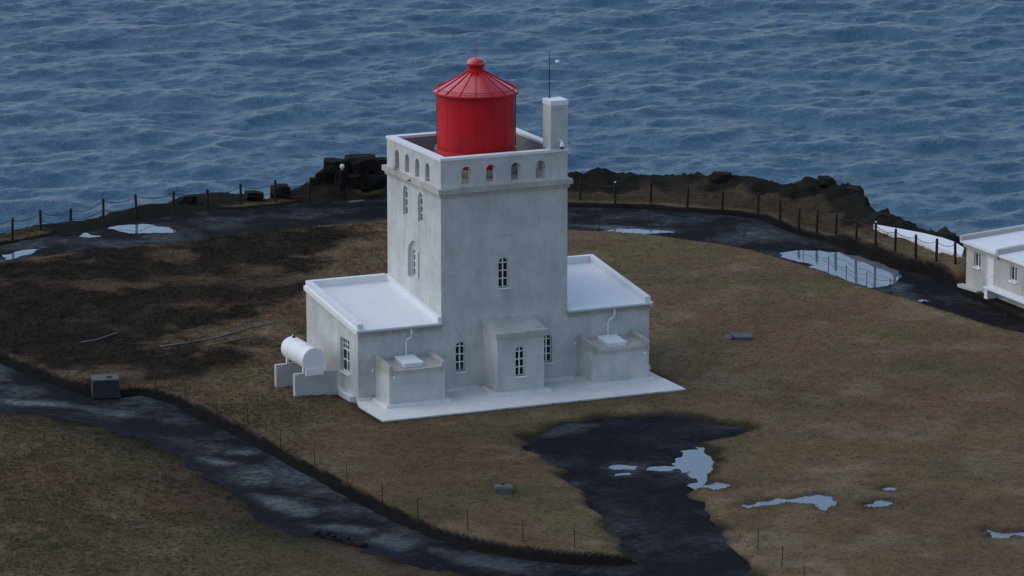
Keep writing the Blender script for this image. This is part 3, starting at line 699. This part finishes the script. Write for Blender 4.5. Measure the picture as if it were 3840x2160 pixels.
# plinths
for q in ((-3.94, -3.702, .30, 5.7, -.3, .12), (9.272, 9.50, .28, 5.7, -.3, .12), (-.50, 1.58, -.12, -.002, .0, .13), (4.08, 5.84, -.12, -.002, .0, .13), (-3.69, -3.18, -.10, -.002, 0, .11), (8.77, 9.25, -.10, -.002, 0, .11)):
    lh(MB().box(*q), 'plinth', M['apron'])

# porch
t = MB()
ph = [arch(2.815, .71, .42, 1.22)]
t.wall((0, -1.42, 0), (1, 0, 0), (0, -1, 0), rect(1.80, 3.87, 0, 2.36), ph, .16)
t.wall((1.80, 0, 0), (0, -1, 0), (-1, 0, 0), [(0, 0), (1.42, 0), (1.42, 2.36), (0, 2.66)], [], .1)
t.wall((3.87, 0, 0), (0, 1, 0), (1, 0, 0), [(-1.42, 0), (0, 0), (0, 2.66), (-1.42, 2.36)], [], .1)
PO = lh(t, 'porch', M['plaster'])
MB().xprism([(-1.54, 2.33), (-1.54, 2.555), (-.001, 2.87), (-.001, 2.62)], 1.69, 3.98).build('porch_roof', M['plaster_worn'], PO)
MB().prism([(1.60, -1.74), (4.06, -1.74), (4.06, -.121), (1.60, -.121)], .001, .115).build('porch_step', M['apron'], PO)
window(2.815, .71, .42, 1.22, 'front', .13, -1.42)

# two lean-to store rooms, each with side kerbs and a white roof hatch
def store(xa, xb, hx0, hx1):
    b = MB().box(xa, xb, -1.5, -.003, 0, 1.31); s_ = lh(b, 'store_room', M['plaster'])
    MB().xprism([(-1.53, 1.312), (-1.53, 1.46), (-.003, 1.60), (-.003, 1.312)], xa + .14, xb - .14).build('store_roof', M['plaster_worn'], s_)
    for q in (xa - .012, xb - .128):
        MB().xprism([(-1.54, 1.311), (-1.54, 1.66), (-.003, 1.83), (-.003, 1.311)], q, q + .14).build('side_kerb', M['plaster_worn'], s_)
    MB().box(xa - .2, xb + .2, -1.72, -.122, .001, .11).build('foot_ledge', M['apron'], s_)
    h = MB(); h.xprism([(-1.28, 1.49), (-1.28, 1.60), (-.28, 1.69), (-.28, 1.575)], hx0 + .03, hx1 - .03); h.xprism([(-1.31, 1.601), (-1.31, 1.66), (-.25, 1.755), (-.25, 1.695)], hx0, hx1)
    h.build('roof_hatch', M['roof_white'], s_)
    return s_
SL = store(-2.96, -.55, -2.22, -1.38); SR = store(6.06, 8.55, 6.78, 7.64)
def wall_lamp(p, parent, mt=None):
    mb = MB(); mb.box(-.035, .035, -.02, 0, -.05, .05); mb.lathe([(.025, -.015), (.04, -.05), (.038, -.09), (.015, -.11)], (0, 0, .015), 10, axis='y')
    o = mb.build('wall_lamp', M['white'], parent); o.location = p; return o
wall_lamp((-2.78, -1.502, 1.20), SL); wall_lamp((8.33, -1.502, 1.16), SR)
wall_lamp((-3.06, -.002, 1.18), WL); wall_lamp((5.90, -.002, 1.45), WR)

# ---- fittings on the tower
ms = empty('lamp_mast', (5.05, .70, 11.63)); tag(ms, 'thin dark mast with a white lamp arm standing on the chimney', 'mast')
MB().tube([(0, 0, -.02), (0, 0, 1.9)], [.022, .014], 8).build('mast_pole', M['rust'], ms)
MB().tube([(0, 0, 1.42), (.16, -.05, 1.44), (.26, -.08, 1.47)], .018, 6).build('lamp_arm', M['steel'], ms)
MB().lathe([(.02, 0), (.09, .01), (.10, .05), (.06, .09), (.01, .10)], (.31, -.10, 1.45), 14).build('lamp_head', M['white'], ms, True)
MB().box(-.05, .05, -.05, .05, -.002, .02).build('base_plate', M['steel'], ms)
cmr = empty('dome_camera', (5.22, -.02, 9.85)); tag(cmr, 'white dome security camera with a black globe hanging on the chimney front', 'camera')
MB().tube([(0, .02, .12), (0, -.10, .14), (0, -.16, .08)], .03, 8).build('bracket_arm', M['white'], cmr)
MB().lathe([(.03, .10), (.075, .04), (.095, -.05), (.10, -.10)], (0, -.16, 0), 16).build('housing', M['white'], cmr, True)
MB().lathe([(.09, -.10), (.085, -.15), (.06, -.19), (.015, -.21)], (0, -.16, 0), 16).build('camera_globe', M['black'], cmr, True)
fl = empty('floodlight', (X0 - .09, 4.62, 8.386)); tag(fl, 'small pale floodlight on a forked bracket on the cornice ledge', 'floodlight')
MB().tube([(0, -.12, .12), (0, -.06, .02), (0, .06, .02), (0, .12, .12)], .012, 5).build('bracket', M['steel'], fl)
MB().box(-.06, .06, -.11, .11, .09, .20).build('lamp_housing', M['concrete'], fl)

# ================================================================== TANK beside the left wing
tk = empty('fuel_tank', (-5.06, 2.6, .96)); tag(tk, 'white cylindrical steel tank lying on two concrete walls beside the wing', 'tank')
R0 = .475
MB().lathe([(.10, 1.36), (.34, 1.335), (.44, 1.29), (R0, 1.20), (R0, -1.20)], (0, 0, .56), 40, axis='y', caps=False).build('shell', M['tank'], tk, True)
MB().lathe([(R0 + .012, -1.18), (R0 + .012, -1.235), (.01, -1.236)], (0, 0, .56), 40, axis='y', caps=False).build('end_cap', M['tank'], tk)
MB().prism([(-.37, -1.30), (.40, -1.30), (.40, -1.237), (-.37, -1.237)], -.06, .20).build('end_plate', M['tank'], tk)
for y in (-.92, .90):
    mb = MB(); mb.box(-.36, -.27, y - .05, y + .05, -.008, .30); mb.box(.27, .36, y - .05, y + .05, -.008, .30); mb.box(-.36, .36, y - .06, y + .06, -.012, .012)
    mb.build('saddle', M['tank'], tk)
MB().lathe([(.07, 0), (.07, .06), (.04, .09), (.01, .09)], (0, .95, R0 + .54), 12).build('filler_cap', M['rust'], tk)
MB().tube([(.06, 1.25, .56 + R0), (.06, 1.25, .62 + R0)], .03, 8).build('vent_pipe', M['white'], tk)
MB().lathe([(R0 + .006, -.02), (R0 + .006, .02)], (0, .55, .56), 40, axis='y', caps=False).build('weld_seam', M['white'], tk)
MB().lathe([(R0 + .006, -.02), (R0 + .006, .02)], (0, -.45, .56), 40, axis='y', caps=False).build('weld_seam', M['white'], tk)
tag(MB().box(-5.80, -3.96, 1.58, 1.80, -.45, .945).build('support_wall', M['concrete']), 'pale concrete slab wall under the flat plated end of the white tank', 'wall')
tag(MB().box(-5.90, -3.96, 3.42, 3.62, -.45, .945).build('support_wall', M['concrete']), 'pale concrete slab wall under the domed rear end of the white tank', 'wall')

# ================================================================== HUT by the cliff path
HX, HY = 29.40, 9.08
hut = empty('hut', (HX + 3.2, 4.0, 0)); tag(hut, 'low white hut with flat white roofs, a white door and small windows by the path', 'hut')
HI = Matrix.Translation((-HX - 3.2, -4.0, 0))
def hp(mb, name, mt, parent=None, smooth=False):
    o = mb.build(name, mt, parent or hut, smooth)
    if parent is None: o.matrix_parent_inverse = HI
    return o
HW = lambda u: HY - u                                            # distance along the wall from its far corner -> y
t = MB(); hl = 11.0
holes = [rect(-(HW(.70)), -(HW(1.26)), 1.04, 1.70), rect(-(HW(3.90)), -(HW(4.46)), 1.04, 1.70), rect(-(HW(1.80)), -(HW(2.46)), .03, 1.76)]
t.wall((HX, 0, 0), (0, -1, 0), (-1, 0, 0), rect(-HY, -HY + hl, -.4, 2.06), holes, .10)
t.wall((0, HY, 0), (-1, 0, 0), (0, 1, 0), [(-HX - 6.5, -.4), (-HX, -.4), (-HX, 2.06), (-HX - 6.5, 2.46)], [], .1)
t.wall((0, HY - hl, 0), (1, 0, 0), (0, -1, 0), [(HX, -.4), (HX + 6.5, -.4), (HX + 6.5, 2.46), (HX, 2.06)], [], .1)
t.wall((HX + 6.5, 0, 0), (0, 1, 0), (1, 0, 0), rect(HY - hl, HY, -.4, 2.46), [], .1)
hp(t, 'hut_wall', M['plaster_worn'])
def yprism(y0, y1, prof):                                         # (x, z) profile swept along y
    mb = MB(); n = len(prof); mb.add([(p[0], y0, p[1]) for p in prof] + [(p[0], y1, p[1]) for p in prof],
        [tuple(range(n)), tuple(range(2 * n - 1, n - 1, -1))] + [(i, n + i, n + (i + 1) % n, (i + 1) % n) for i in range(n)]); return mb
hp(yprism(HY + .22, HY - 2.92, [(HX - .22, 1.98), (HX - .22, 2.10), (HX + 6.7, 2.56), (HX + 6.7, 2.44)][::-1]), 'roof', M['roof_white'])
hp(yprism(HY + .22, HY - .02, [(HX - .24, 2.09), (HX - .24, 2.30), (HX + 6.7, 2.76), (HX + 6.7, 2.54)][::-1]), 'roof_kerb', M['concrete'])
hp(yprism(HY - 3.10, HY - hl - .2, [(HX - .16, 1.94), (HX - .16, 2.03), (HX + 6.7, 2.62), (HX + 6.7, 2.50)][::-1]), 'lower_roof', M['roof_white'])
hp(yprism(HY - 2.922, HY - 3.12, [(HX - .18, 1.95), (HX - .18, 2.26), (HX + 6.7, 2.86), (HX + 6.7, 2.55)][::-1]), 'roof_kerb', M['concrete'])
hp(MB().box(HX - .10, HX - .002, HY - 2.90, HY + .1, 1.80, 1.98), 'eave_band', M['plaster_worn'])
hp(MB().prism([(HX - .30, HY - 1.45), (HX - .002, HY - 1.45), (HX - .002, HY + .25), (HX - .30, HY + .25)], -.3, .07), 'plinth', M['concrete'])
for u in (.70, 3.90):
    f = MB(); f.box(-.28, -.24, -.02, .04, 0, .66); f.box(.24, .28, -.02, .04, 0, .66); f.box(-.24, .24, -.02, .04, 0, .04); f.box(-.24, .24, -.02, .04, .62, .66); f.box(-.03, .03, -.018, .038, .04, .62)
    o = hp(f, 'window', M['frame']); o.location = (HX + .08, HW(u + .28), 1.04); o.rotation_euler = (0, 0, -math.pi / 2)
    for x in (-.135, .135): q = MB().box(x - .105, x + .105, .01, .02, .04, .62).build('pane', M['glass'], o)
    MB().box(-.31, .31, -.16, .01, -.06, -.001).build('sill', M['white'], o)
d = hp(MB().box(-.325, .325, .02, .07, 0, 1.72), 'door', M['white']); d.location = (HX, HW(2.13), .03); d.rotation_euler = (0, 0, -math.pi / 2)
f = MB(); f.box(-.33, -.28, -.01, .02, 0, 1.73); f.box(.28, .33, -.01, .02, 0, 1.73); f.box(-.28, .28, -.01, .02, 1.67, 1.73); f.build('door_frame', M['frame'], d)
MB().tube([(.22, .02, .85), (.22, -.04, .85), (.13, -.04, .85)], .012, 6).build('handle', M['steel'], d)
hp(MB().box(HX - .55, HX - .003, HY - 6.4, HY - 2.50, .44, .52), 'ledge', M['white'])
hp(MB().box(HX - .50, HX - .003, HY - 2.78, HY - 2.52, -.25, .438), 'ledge_support', M['white'])
hp(MB().box(HX - .50, HX - .003, HY - 6.3, HY - 6.05, -.25, .438), 'ledge_support', M['white'])

# white curved terrace behind the bank
tr = MB().prism(TERR[::-1] if sum((TERR[i][0] - TERR[i - 1][0]) * (TERR[i][1] + TERR[i - 1][1]) for i in range(len(TERR))) > 0 else TERR, -.2, .82)
tag(tr.build('terrace_wall', M['roof_white']), 'low curved white concrete wall top behind the grassy bank next to the hut', 'wall')

# ================================================================== FENCES
def catenary(a, b, sag, n=9):
    a, b = Vector(a), Vector(b)
    return [a.lerp(b, t) - Vector((0, 0, 4 * sag * t * (1 - t))) for t in (i / n for i in range(n + 1))]
PM = {}
def post_mesh(hgt, r, kind):
    k = (round(hgt, 2), kind)
    if k not in PM:
        mb = MB()
        if kind == 'log': mb.lathe([(r * 1.05, -.35), (r, 0), (r * .96, hgt - .05), (r * .7, hgt), (.01, hgt + .01)], (0, 0, 0), 10)
        else: mb.tube([(0, 0, -.25), (0, 0, hgt)], r, 6)
        PM[k] = mb.mesh('post', M['post'] if kind == 'log' else M['rust'], True)
    return PM[k]
def fence(name, label, bases, hgt, r, kind, levels, sag, cr, breaks=(), cat='fence'):
    P = [gp(x, y) for x, y in bases]; P = [Vector((p[0], p[1], hz(p[0], p[1]) if kind == 'log' else max(hz(p[0], p[1]), -.12))) for p in P]
    root = empty(name, P[len(P) // 2]); tag(root, label, cat)
    tops = []
    for i, p in enumerate(P):
        h = hgt * random.uniform(.95, 1.05); h = round(h / .03) * .03
        o = link('post' if kind == 'log' else 'stake', post_mesh(h, r, kind), root); o.location = p - root.location
        o.rotation_euler = (random.uniform(-.04, .04), random.uniform(-.04, .04), random.uniform(0, 6)); tops.append(h)
    for i in range(len(P) - 1):
        if i in breaks: continue
        for fz in levels:
            a = P[i] - root.location + Vector((0, 0, tops[i] * fz)); b = P[i + 1] - root.location + Vector((0, 0, tops[i + 1] * fz))
            MB().tube(catenary(a, b, sag * random.uniform(.8, 1.2)), cr, 5).build('chain', M['chain'], root, True)
    return root, P
FL_ = [(-70, 915), (-15, 902), (46, 889), (154, 865), (264, 838), (388, 838), (513, 818), (651, 788), (779, 776), (905, 765), (1032, 753), (1160, 750)]
FL_ = [(-85, 905), (46, 893), (154, 862), (264, 832), (388, 824), (513, 812), (651, 790), (779, 778), (905, 762), (1032, 752), (1160, 752)]
fence('chain_fence', 'row of dark posts and sagging chains along the bare cliff edge by the person', FL_, 1.05, .065, 'log', (.90, .48), .20, .016)
FR_ = [(2175, 752), (2307, 766), (2440, 764), (2577, 780), (2709, 789), (2843, 803), (2925, 832), (2995, 864), (3062, 878), (3134, 897), (3210, 924), (3283, 949), (3356, 974), (3433, 1003), (3510, 1020), (3582, 1036)]
fr_, PF = fence('chain_fence', 'row of dark brown posts with chains below the rocky bank leading to the hut', FR_, 1.06, .062, 'log', (.88, .40), .16, .014)
for i in (1, 11):
    p = PF[i] - fr_.location
    MB().lathe([(.03, 1.05), (.042, 1.08), (.03, 1.11), (.01, 1.12)], p, 10).build('post_lamp', M['white'], fr_)
FS_ = [(585, 1462), (695, 1505), (810, 1558), (930, 1597), (1052, 1678), (1181, 1738), (1302, 1810), (1434, 1884), (1567, 1942), (1755, 1994), (1961, 2034), (2155, 2063), (2365, 2091)]
fence('stake_fence', 'thin rusty stakes and a slack cord along the grass between tank and drive', FS_, .76, .017, 'rod', (.82,), .10, .007)
FI_ = [(2245, 874), (2478, 876), (2667, 898), (2790, 918), (2914, 943), (3012, 966), (3107, 1014), (3173, 1045), (3250, 1070), (3338, 1092), (3464, 1140), (3600, 1186), (3770, 1231)]
fence('stake_fence', 'thin grey stakes with a slack chain on the lawn edge beside the cliff path', FI_, .76, .016, 'rod', (.85,), .14, .008)
FD_ = [(2842, 2064), (2932, 2127), (3014, 2197), (3100, 2275)]
fence('stake_fence', 'few thin dark stakes on the dry grass right of the black drive', FD_, .76, .018, 'rod', (.85,), .10, .007)

# ================================================================== SMALL THINGS
def at(x, y, z=None):
    p = gp(x, y, 0 if z is None else z); return Vector((p[0], p[1], hz(p[0], p[1]) if z is None else z))
# dark masonry block by the wet footpath
p = gp(398, 1486, -.2); bl = empty('masonry_block', (p[0], p[1], -.25)); bl.rotation_euler = (0, 0, math.radians(-14)); tag(bl, 'black square masonry block with a grey lid beside the wet path', 'block')
mb = MB(); mb.add([(-.56, -.1, 0), (.60, -.1, 0), (.58, 1.0, 0), (-.55, 1.0, 0), (-.51, 0, .68), (.52, 0, .66), (.50, .92, .68), (-.50, .92, .68)], [(3, 2, 1, 0), (0, 1, 5, 4), (1, 2, 6, 5), (2, 3, 7, 6), (3, 0, 4, 7), (4, 5, 6, 7)])
mb.build('block_body', M['dark_block'], bl)
MB().prism([(-.54, -.03), (.55, -.03), (.53, .95), (-.53, .95)], .69, .75).build('lid', M['grey_concrete'], bl)
MB().box(.05, .28, .28, .40, .751, .80).build('lid_handle', M['dark_block'], bl)
# manhole in the lawn on the right
p = at(2782, 1268); mh = empty('manhole', p); mh.rotation_euler = (0, 0, math.radians(-20)); tag(mh, 'low blue grey manhole slab half sunk in the lawn beyond the right wing', 'manhole')
MB().prism([(-.42, -.45), (.42, -.45), (.42, .45), (-.42, .45)], -.1, .13).build('cover_slab', M['grey_concrete'], mh)
MB().prism([(-.75, -.40), (-.44, -.40), (-.44, .40), (-.75, .40)], -.1, .06).build('side_slab', M['grey_concrete'], mh)
MB().box(-.46, -.40, -.47, -.1, -.1, .17).build('edge_stone', M['dark_block'], mh)
# drain box in the grass left of the drive
p = at(1888, 1848); db = empty('drain_box', p); db.rotation_euler = (0, 0, math.radians(-22)); tag(db, 'small grey concrete drain box in the grass left of the black drive', 'drain')
MB().prism([(-.33, -.18), (.33, -.18), (.33, .42), (-.33, .42)], -.15, .20).build('box_wall', M['grey_concrete'], db)
MB().box(-.26, .26, -.10, .34, .201, .225).build('box_lid', M['grey_concrete'], db)
MB().box(-.06, .04, .2, .27, .226, .27).build('lid_ring', M['dark_block'], db)
# grey pipes lying over the dark ground
for i, (q, lab) in enumerate([([(600, 1304), (700, 1290), (820, 1262), (940, 1234), (1045, 1215)], 'long pale grey pipe snaking over dark ground towards the wing'),
               ([(780, 1296), (880, 1276), (960, 1262)], 'short thin grey pipe lying just below the long pipe'),
               ([(305, 1284), (360, 1276), (440, 1246)], 'thin grey pipe lying on the dark ground above the masonry block')]):
    tag(MB().tube([at(x, y) + Vector((0, 0, .05)) for x, y in q], .032 if i == 0 else .025, 8).build('pipe', M['pipe'], None, True), lab, 'pipe')

def rock_mesh(seed, sx, sy, sz, cuts=9, mt='rock'):
    r = random.Random(seed); bm = bmesh.new(); bmesh.ops.create_cube(bm, size=2.0)
    for _ in range(cuts):
        n = Vector((r.gauss(0, 1), r.gauss(0, 1), r.gauss(0, .8))).normalized()
        geo = bm.verts[:] + bm.edges[:] + bm.faces[:]
        res = bmesh.ops.bisect_plane(bm, geom=geo, plane_co=n * r.uniform(.85, 1.2), plane_no=n, clear_outer=True)
        ed = [e for e in res['geom_cut'] if isinstance(e, bmesh.types.BMEdge)]
        if ed: bmesh.ops.edgenet_fill(bm, edges=ed)
    bmesh.ops.triangulate(bm, faces=bm.faces[:]); bmesh.ops.subdivide_edges(bm, edges=bm.edges[:], cuts=1)
    for v in bm.verts: v.co += Vector((r.gauss(0, .035), r.gauss(0, .035), r.gauss(0, .035)))
    for v in bm.verts: v.co = Vector((v.co.x * sx, v.co.y * sy, v.co.z * sz))
    bmesh.ops.recalc_face_normals(bm, faces=bm.faces[:])
    me = bpy.data.meshes.new('rock'); bm.to_mesh(me); bm.free(); me.materials.append(M[mt]); return me
def rock(seed, px, foot, z, sx, sy, sz, rot, label):
    p = gp(px, foot); o = link('boulder', rock_mesh(seed, sx, sy, sz)); o.location = (p[0], p[1], z); o.rotation_euler = (0, 0, rot)
    return tag(o, label, 'rock')
yaw = -TH
rock(1, 1262, 708, .98, .62, .7, .50, yaw, 'dark flat-topped crag block right behind the person')
rock(2, 1352, 704, 1.05, .72, .8, .55, yaw + .1, 'broad dark crag block with a level top between person and tower')
rock(3, 1440, 706, 1.0, .58, .7, .52, yaw - .1, 'dark crag block closest to the tower wall on the cliff')
rock(4, 1212, 712, .55, .42, .5, .42, yaw + .2, 'stepped dark block low on the seaward side of the crag')
rock(5, 1312, 716, .35, .8, .4, .50, yaw, 'shaded dark rock face behind the standing person')
rock(6, 1410, 718, .35, .75, .4, .50, yaw + .15, 'shaded dark rock at the foot of the crag beside the tower')
rock(7, 1052, 738, .28, .50, .5, .30, yaw, 'round-nosed dark rock overhanging the gap in the cliff edge')
rock(8, 955, 748, .20, .42, .5, .22, yaw + .2, 'low dark rock lip left of the gap in the cliff edge')
rock(9, 705, 766, .18, .42, .4, .24, yaw, 'square cut dark rock ledge on the cliff edge between two posts')
rock(10, 1182, 716, .45, .25, .3, .22, yaw, 'small dark stone on the shoulder of the crag')
rock(11, 2700, 700, .45, .55, .5, .28, yaw, 'dark rounded knob on the rocky ridge beyond the fence')
rock(12, 3100, 728, .55, .45, .6, .28, yaw, 'tallest dark crag at the seaward end of the rocky ridge')
rock(13, 3198, 770, .40, .42, .6, .50, yaw - .3, 'steep dark rock at the end of the ridge falling to the sea')
rock(14, 3320, 862, .40, .50, .6, .40, yaw - .2, 'dark rounded rock just seaward of the white terrace')
rock(15, 3037, 722, .50, .22, .25, .16, yaw, 'small pointed stone on the ridge line beside the tallest crag')
de = [(1200, 1984), (1300, 2008), (1432, 2036), (1580, 2070), (1730, 2110), (1880, 2148), (2000, 2180)]
dp = []
for (x0, y0), (x1, y1) in zip(de[:-1], de[1:]):
    for t_ in (0, .25, .5, .75): dp.append(gp(x0 + (x1 - x0) * t_, y0 + (y1 - y0) * t_ + random.uniform(-3, 3)))
dp = [Vector((q[0], q[1], hz(q[0], q[1]) + .03)) for q in dp]
tag(MB().tube(dp, [random.uniform(.05, .11) for _ in dp], 6).build('path_edge', M['rock'], None), kind='structure')
for i, (x, y, s) in enumerate([(1192, 1973, .13), (1222, 1978, .17), (1248, 1990, .12), (1290, 2002, .15), (1315, 2012, .10), (1362, 2020, .14)]):
    p = at(x, y); o = link('stone', rock_mesh(40 + i, s * 1.2, s, s * .8, 8)); o.location = p + Vector((0, 0, s * .35)); o.rotation_euler = (0, 0, i * 1.3)
    tag(o, 'dark stone at the head of the ditch on the near side of the wet footpath', 'stone', 'ditch stones')

# ================================================================== PERSON
pe = empty('person', at(1284, 738)); tag(pe, 'person in a long dark coat and white cap standing before the crag', 'person')
pe.rotation_euler = (0, 0, math.radians(150))                     # looking out past the fence, back half turned
def skin_body():
    J = {'pel': ((0, 0, .86), .13), 'sp': ((0, -.01, 1.08), .125), 'ch': ((0, 0, 1.28), .14), 'nk': ((0, .01, 1.42), .058), 'hd': ((0, -.01, 1.52), .085), 'top': ((0, 0, 1.62), .075), 'ns': ((0, -.095, 1.53), .018),
         'kl': ((-.08, -.03, .47), .062), 'al': ((-.085, .01, .09), .042), 'tl': ((-.095, -.13, .045), .036),
         'kr': ((.085, -.01, .47), .062), 'ar': ((.085, .03, .09), .042), 'tr': ((.10, -.11, .045), .036),
         'sl': ((-.19, 0, 1.33), .062), 'el': ((-.26, .04, 1.07), .048), 'wl': ((-.20, -.10, .90), .036), 'hl': ((-.16, -.15, .86), .035),
         'sr': ((.19, 0, 1.33), .062), 'er': ((.26, .04, 1.07), .048), 'wr': ((.20, -.10, .90), .036), 'hr': ((.16, -.15, .86), .035)}
    E_ = ['pel sp', 'sp ch', 'ch nk', 'nk hd', 'hd top', 'hd ns', 'pel kl', 'kl al', 'al tl', 'pel kr', 'kr ar', 'ar tr', 'ch sl', 'sl el', 'el wl', 'wl hl', 'ch sr', 'sr er', 'er wr', 'wr hr']
    ks = list(J); me = bpy.data.meshes.new('body'); me.from_pydata([J[k][0] for k in ks], [tuple(ks.index(q) for q in e.split()) for e in E_], [])
    o = link('body', me, pe); md = o.modifiers.new('Skin', 'SKIN'); md.use_smooth_shade = True
    for i, k in enumerate(ks):
        sv = me.skin_vertices[0].data[i]; sv.radius = (J[k][1], J[k][1]); sv.use_root = (k == 'pel')
    o.modifiers.new('Sub', 'SUBSURF').levels = 1
    dg = bpy.context.evaluated_depsgraph_get(); ev = o.evaluated_get(dg); nm = bpy.data.meshes.new_from_object(ev)
    o.modifiers.clear(); o.data = nm; nm.materials.clear(); nm.materials.append(M['coat']); nm.materials.append(M['skin'])
    for pl in nm.polygons:
        pl.material_index = 1 if pl.center.z > 1.44 else 0; pl.use_smooth = True
    return o
skin_body()
mb = MB(); prof = [(.62, .25, .19), (.75, .245, .185), (.95, .22, .165), (1.10, .205, .155), (1.28, .225, .155), (1.38, .15, .11), (1.44, .08, .08)]; n = 20
for z, a, b in prof:
    for i in range(n):
        t_ = 2 * math.pi * i / n; w_ = 1 + .04 * math.sin(5 * t_) * (z < .9); mb.v.append((a * w_ * math.cos(t_), b * w_ * math.sin(t_), z))
for j in range(len(prof) - 1):
    for i in range(n): mb.f.append((j * n + i, j * n + (i + 1) % n, (j + 1) * n + (i + 1) % n, (j + 1) * n + i))
mb.build('coat', M['coat'], pe, True)
for s_ in (-1, 1):
    mb = MB().tube([(s_ * .17, 0, 1.37), (s_ * .235, .02, 1.24), (s_ * .28, .04, 1.06), (s_ * .25, -.06, .92), (s_ * .20, -.12, .88)], [.07, .082, .075, .068, .06], 10); mb.build('sleeve', M['coat'], pe, True)
MB().lathe([(.098, 1.535), (.112, 1.55), (.112, 1.60), (.098, 1.66), (.06, 1.70), (.02, 1.712)], (0, .0, 0), 18).build('cap', M['cap_white'], pe, True)

# ================================================================== GRASS (short dry tufts, nobody could count them)
def make_grass():
    n = 230000
    cp = RNG.uniform(-30, 30, n); spv = RNG.uniform(-36, 46, n)
    X = cp * RT[0] + spv * FH[0]; Y = cp * RT[1] + spv * FH[1]
    d0 = CAM[:2]; rel = np.stack([X - d0[0], Y - d0[1]], -1); dep = rel @ FH[:2]; lat = rel @ RT[:2]
    k = np.abs(lat / dep) < .125; X, Y = X[k][None], Y[k][None]
    g = ground_fields(X, Y); keep = (RNG.random(X.shape) < g['dens'] * (1 - .45 * g['dk']))[0]
    X, Y, Z, C_, dk, lf = X[0][keep], Y[0][keep], g['h'][0][keep], g['col'][0][keep], g['dk'][0][keep], g['left'][0][keep]
    n = len(X); nb = 3
    print('tufts', n)
    cl = np.clip(.5 + .5 * fbm(X, Y, 1.1, 3, 2), 0, 1)
    hgt = (.018 + .03 * RNG.random(n) ** 2 + .07 * cl * lf) * (1 - .2 * dk)
    V = np.zeros((n, nb, 3, 3)); tint = np.zeros((n, nb, 3, 3))
    for b in range(nb):
        an = RNG.uniform(0, 2 * math.pi, n); w = RNG.uniform(.012, .03, n) * 1.6; ln_ = hgt * RNG.uniform(.7, 1.25, n)
        ox, oy = RNG.normal(0, .04, n), RNG.normal(0, .04, n); la = RNG.uniform(.6, 2.2, n); wa = RNG.normal(-.2, 1.0, n)
        bx, by = X + ox, Y + oy
        V[:, b, 0] = np.stack([bx - w * np.sin(an), by + w * np.cos(an), Z - .02], -1)
        V[:, b, 1] = np.stack([bx + w * np.sin(an), by - w * np.cos(an), Z - .02], -1)
        V[:, b, 2] = np.stack([bx + la * ln_ * np.cos(wa), by + la * ln_ * np.sin(wa), Z + ln_], -1)
        j = RNG.uniform(.9, 1.15, n)[:, None]; tint[:, b, :] = (C_ * j * 1.2)[:, None, :]
    co = V.reshape(-1, 3); nt = n * nb; me = bpy.data.meshes.new('grass')
    me.vertices.add(len(co)); me.vertices.foreach_set('co', co.astype(np.float32).ravel())
    me.loops.add(nt * 3); me.loops.foreach_set('vertex_index', np.arange(nt * 3, dtype=np.int32))
    me.polygons.add(nt); me.polygons.foreach_set('loop_start', np.arange(0, nt * 3, 3, dtype=np.int32)); me.update(calc_edges=True)
    at_ = me.attributes.new('Col', 'FLOAT_COLOR', 'POINT'); c4 = np.ones((len(co), 4), np.float32); c4[:, :3] = tint.reshape(-1, 3); at_.data.foreach_set('color', c4.ravel())
    me.materials.append(M['grass']); tag(link('grass', me), 'short dry brown grass covering the headland', 'grass', kind='stuff')
make_grass()
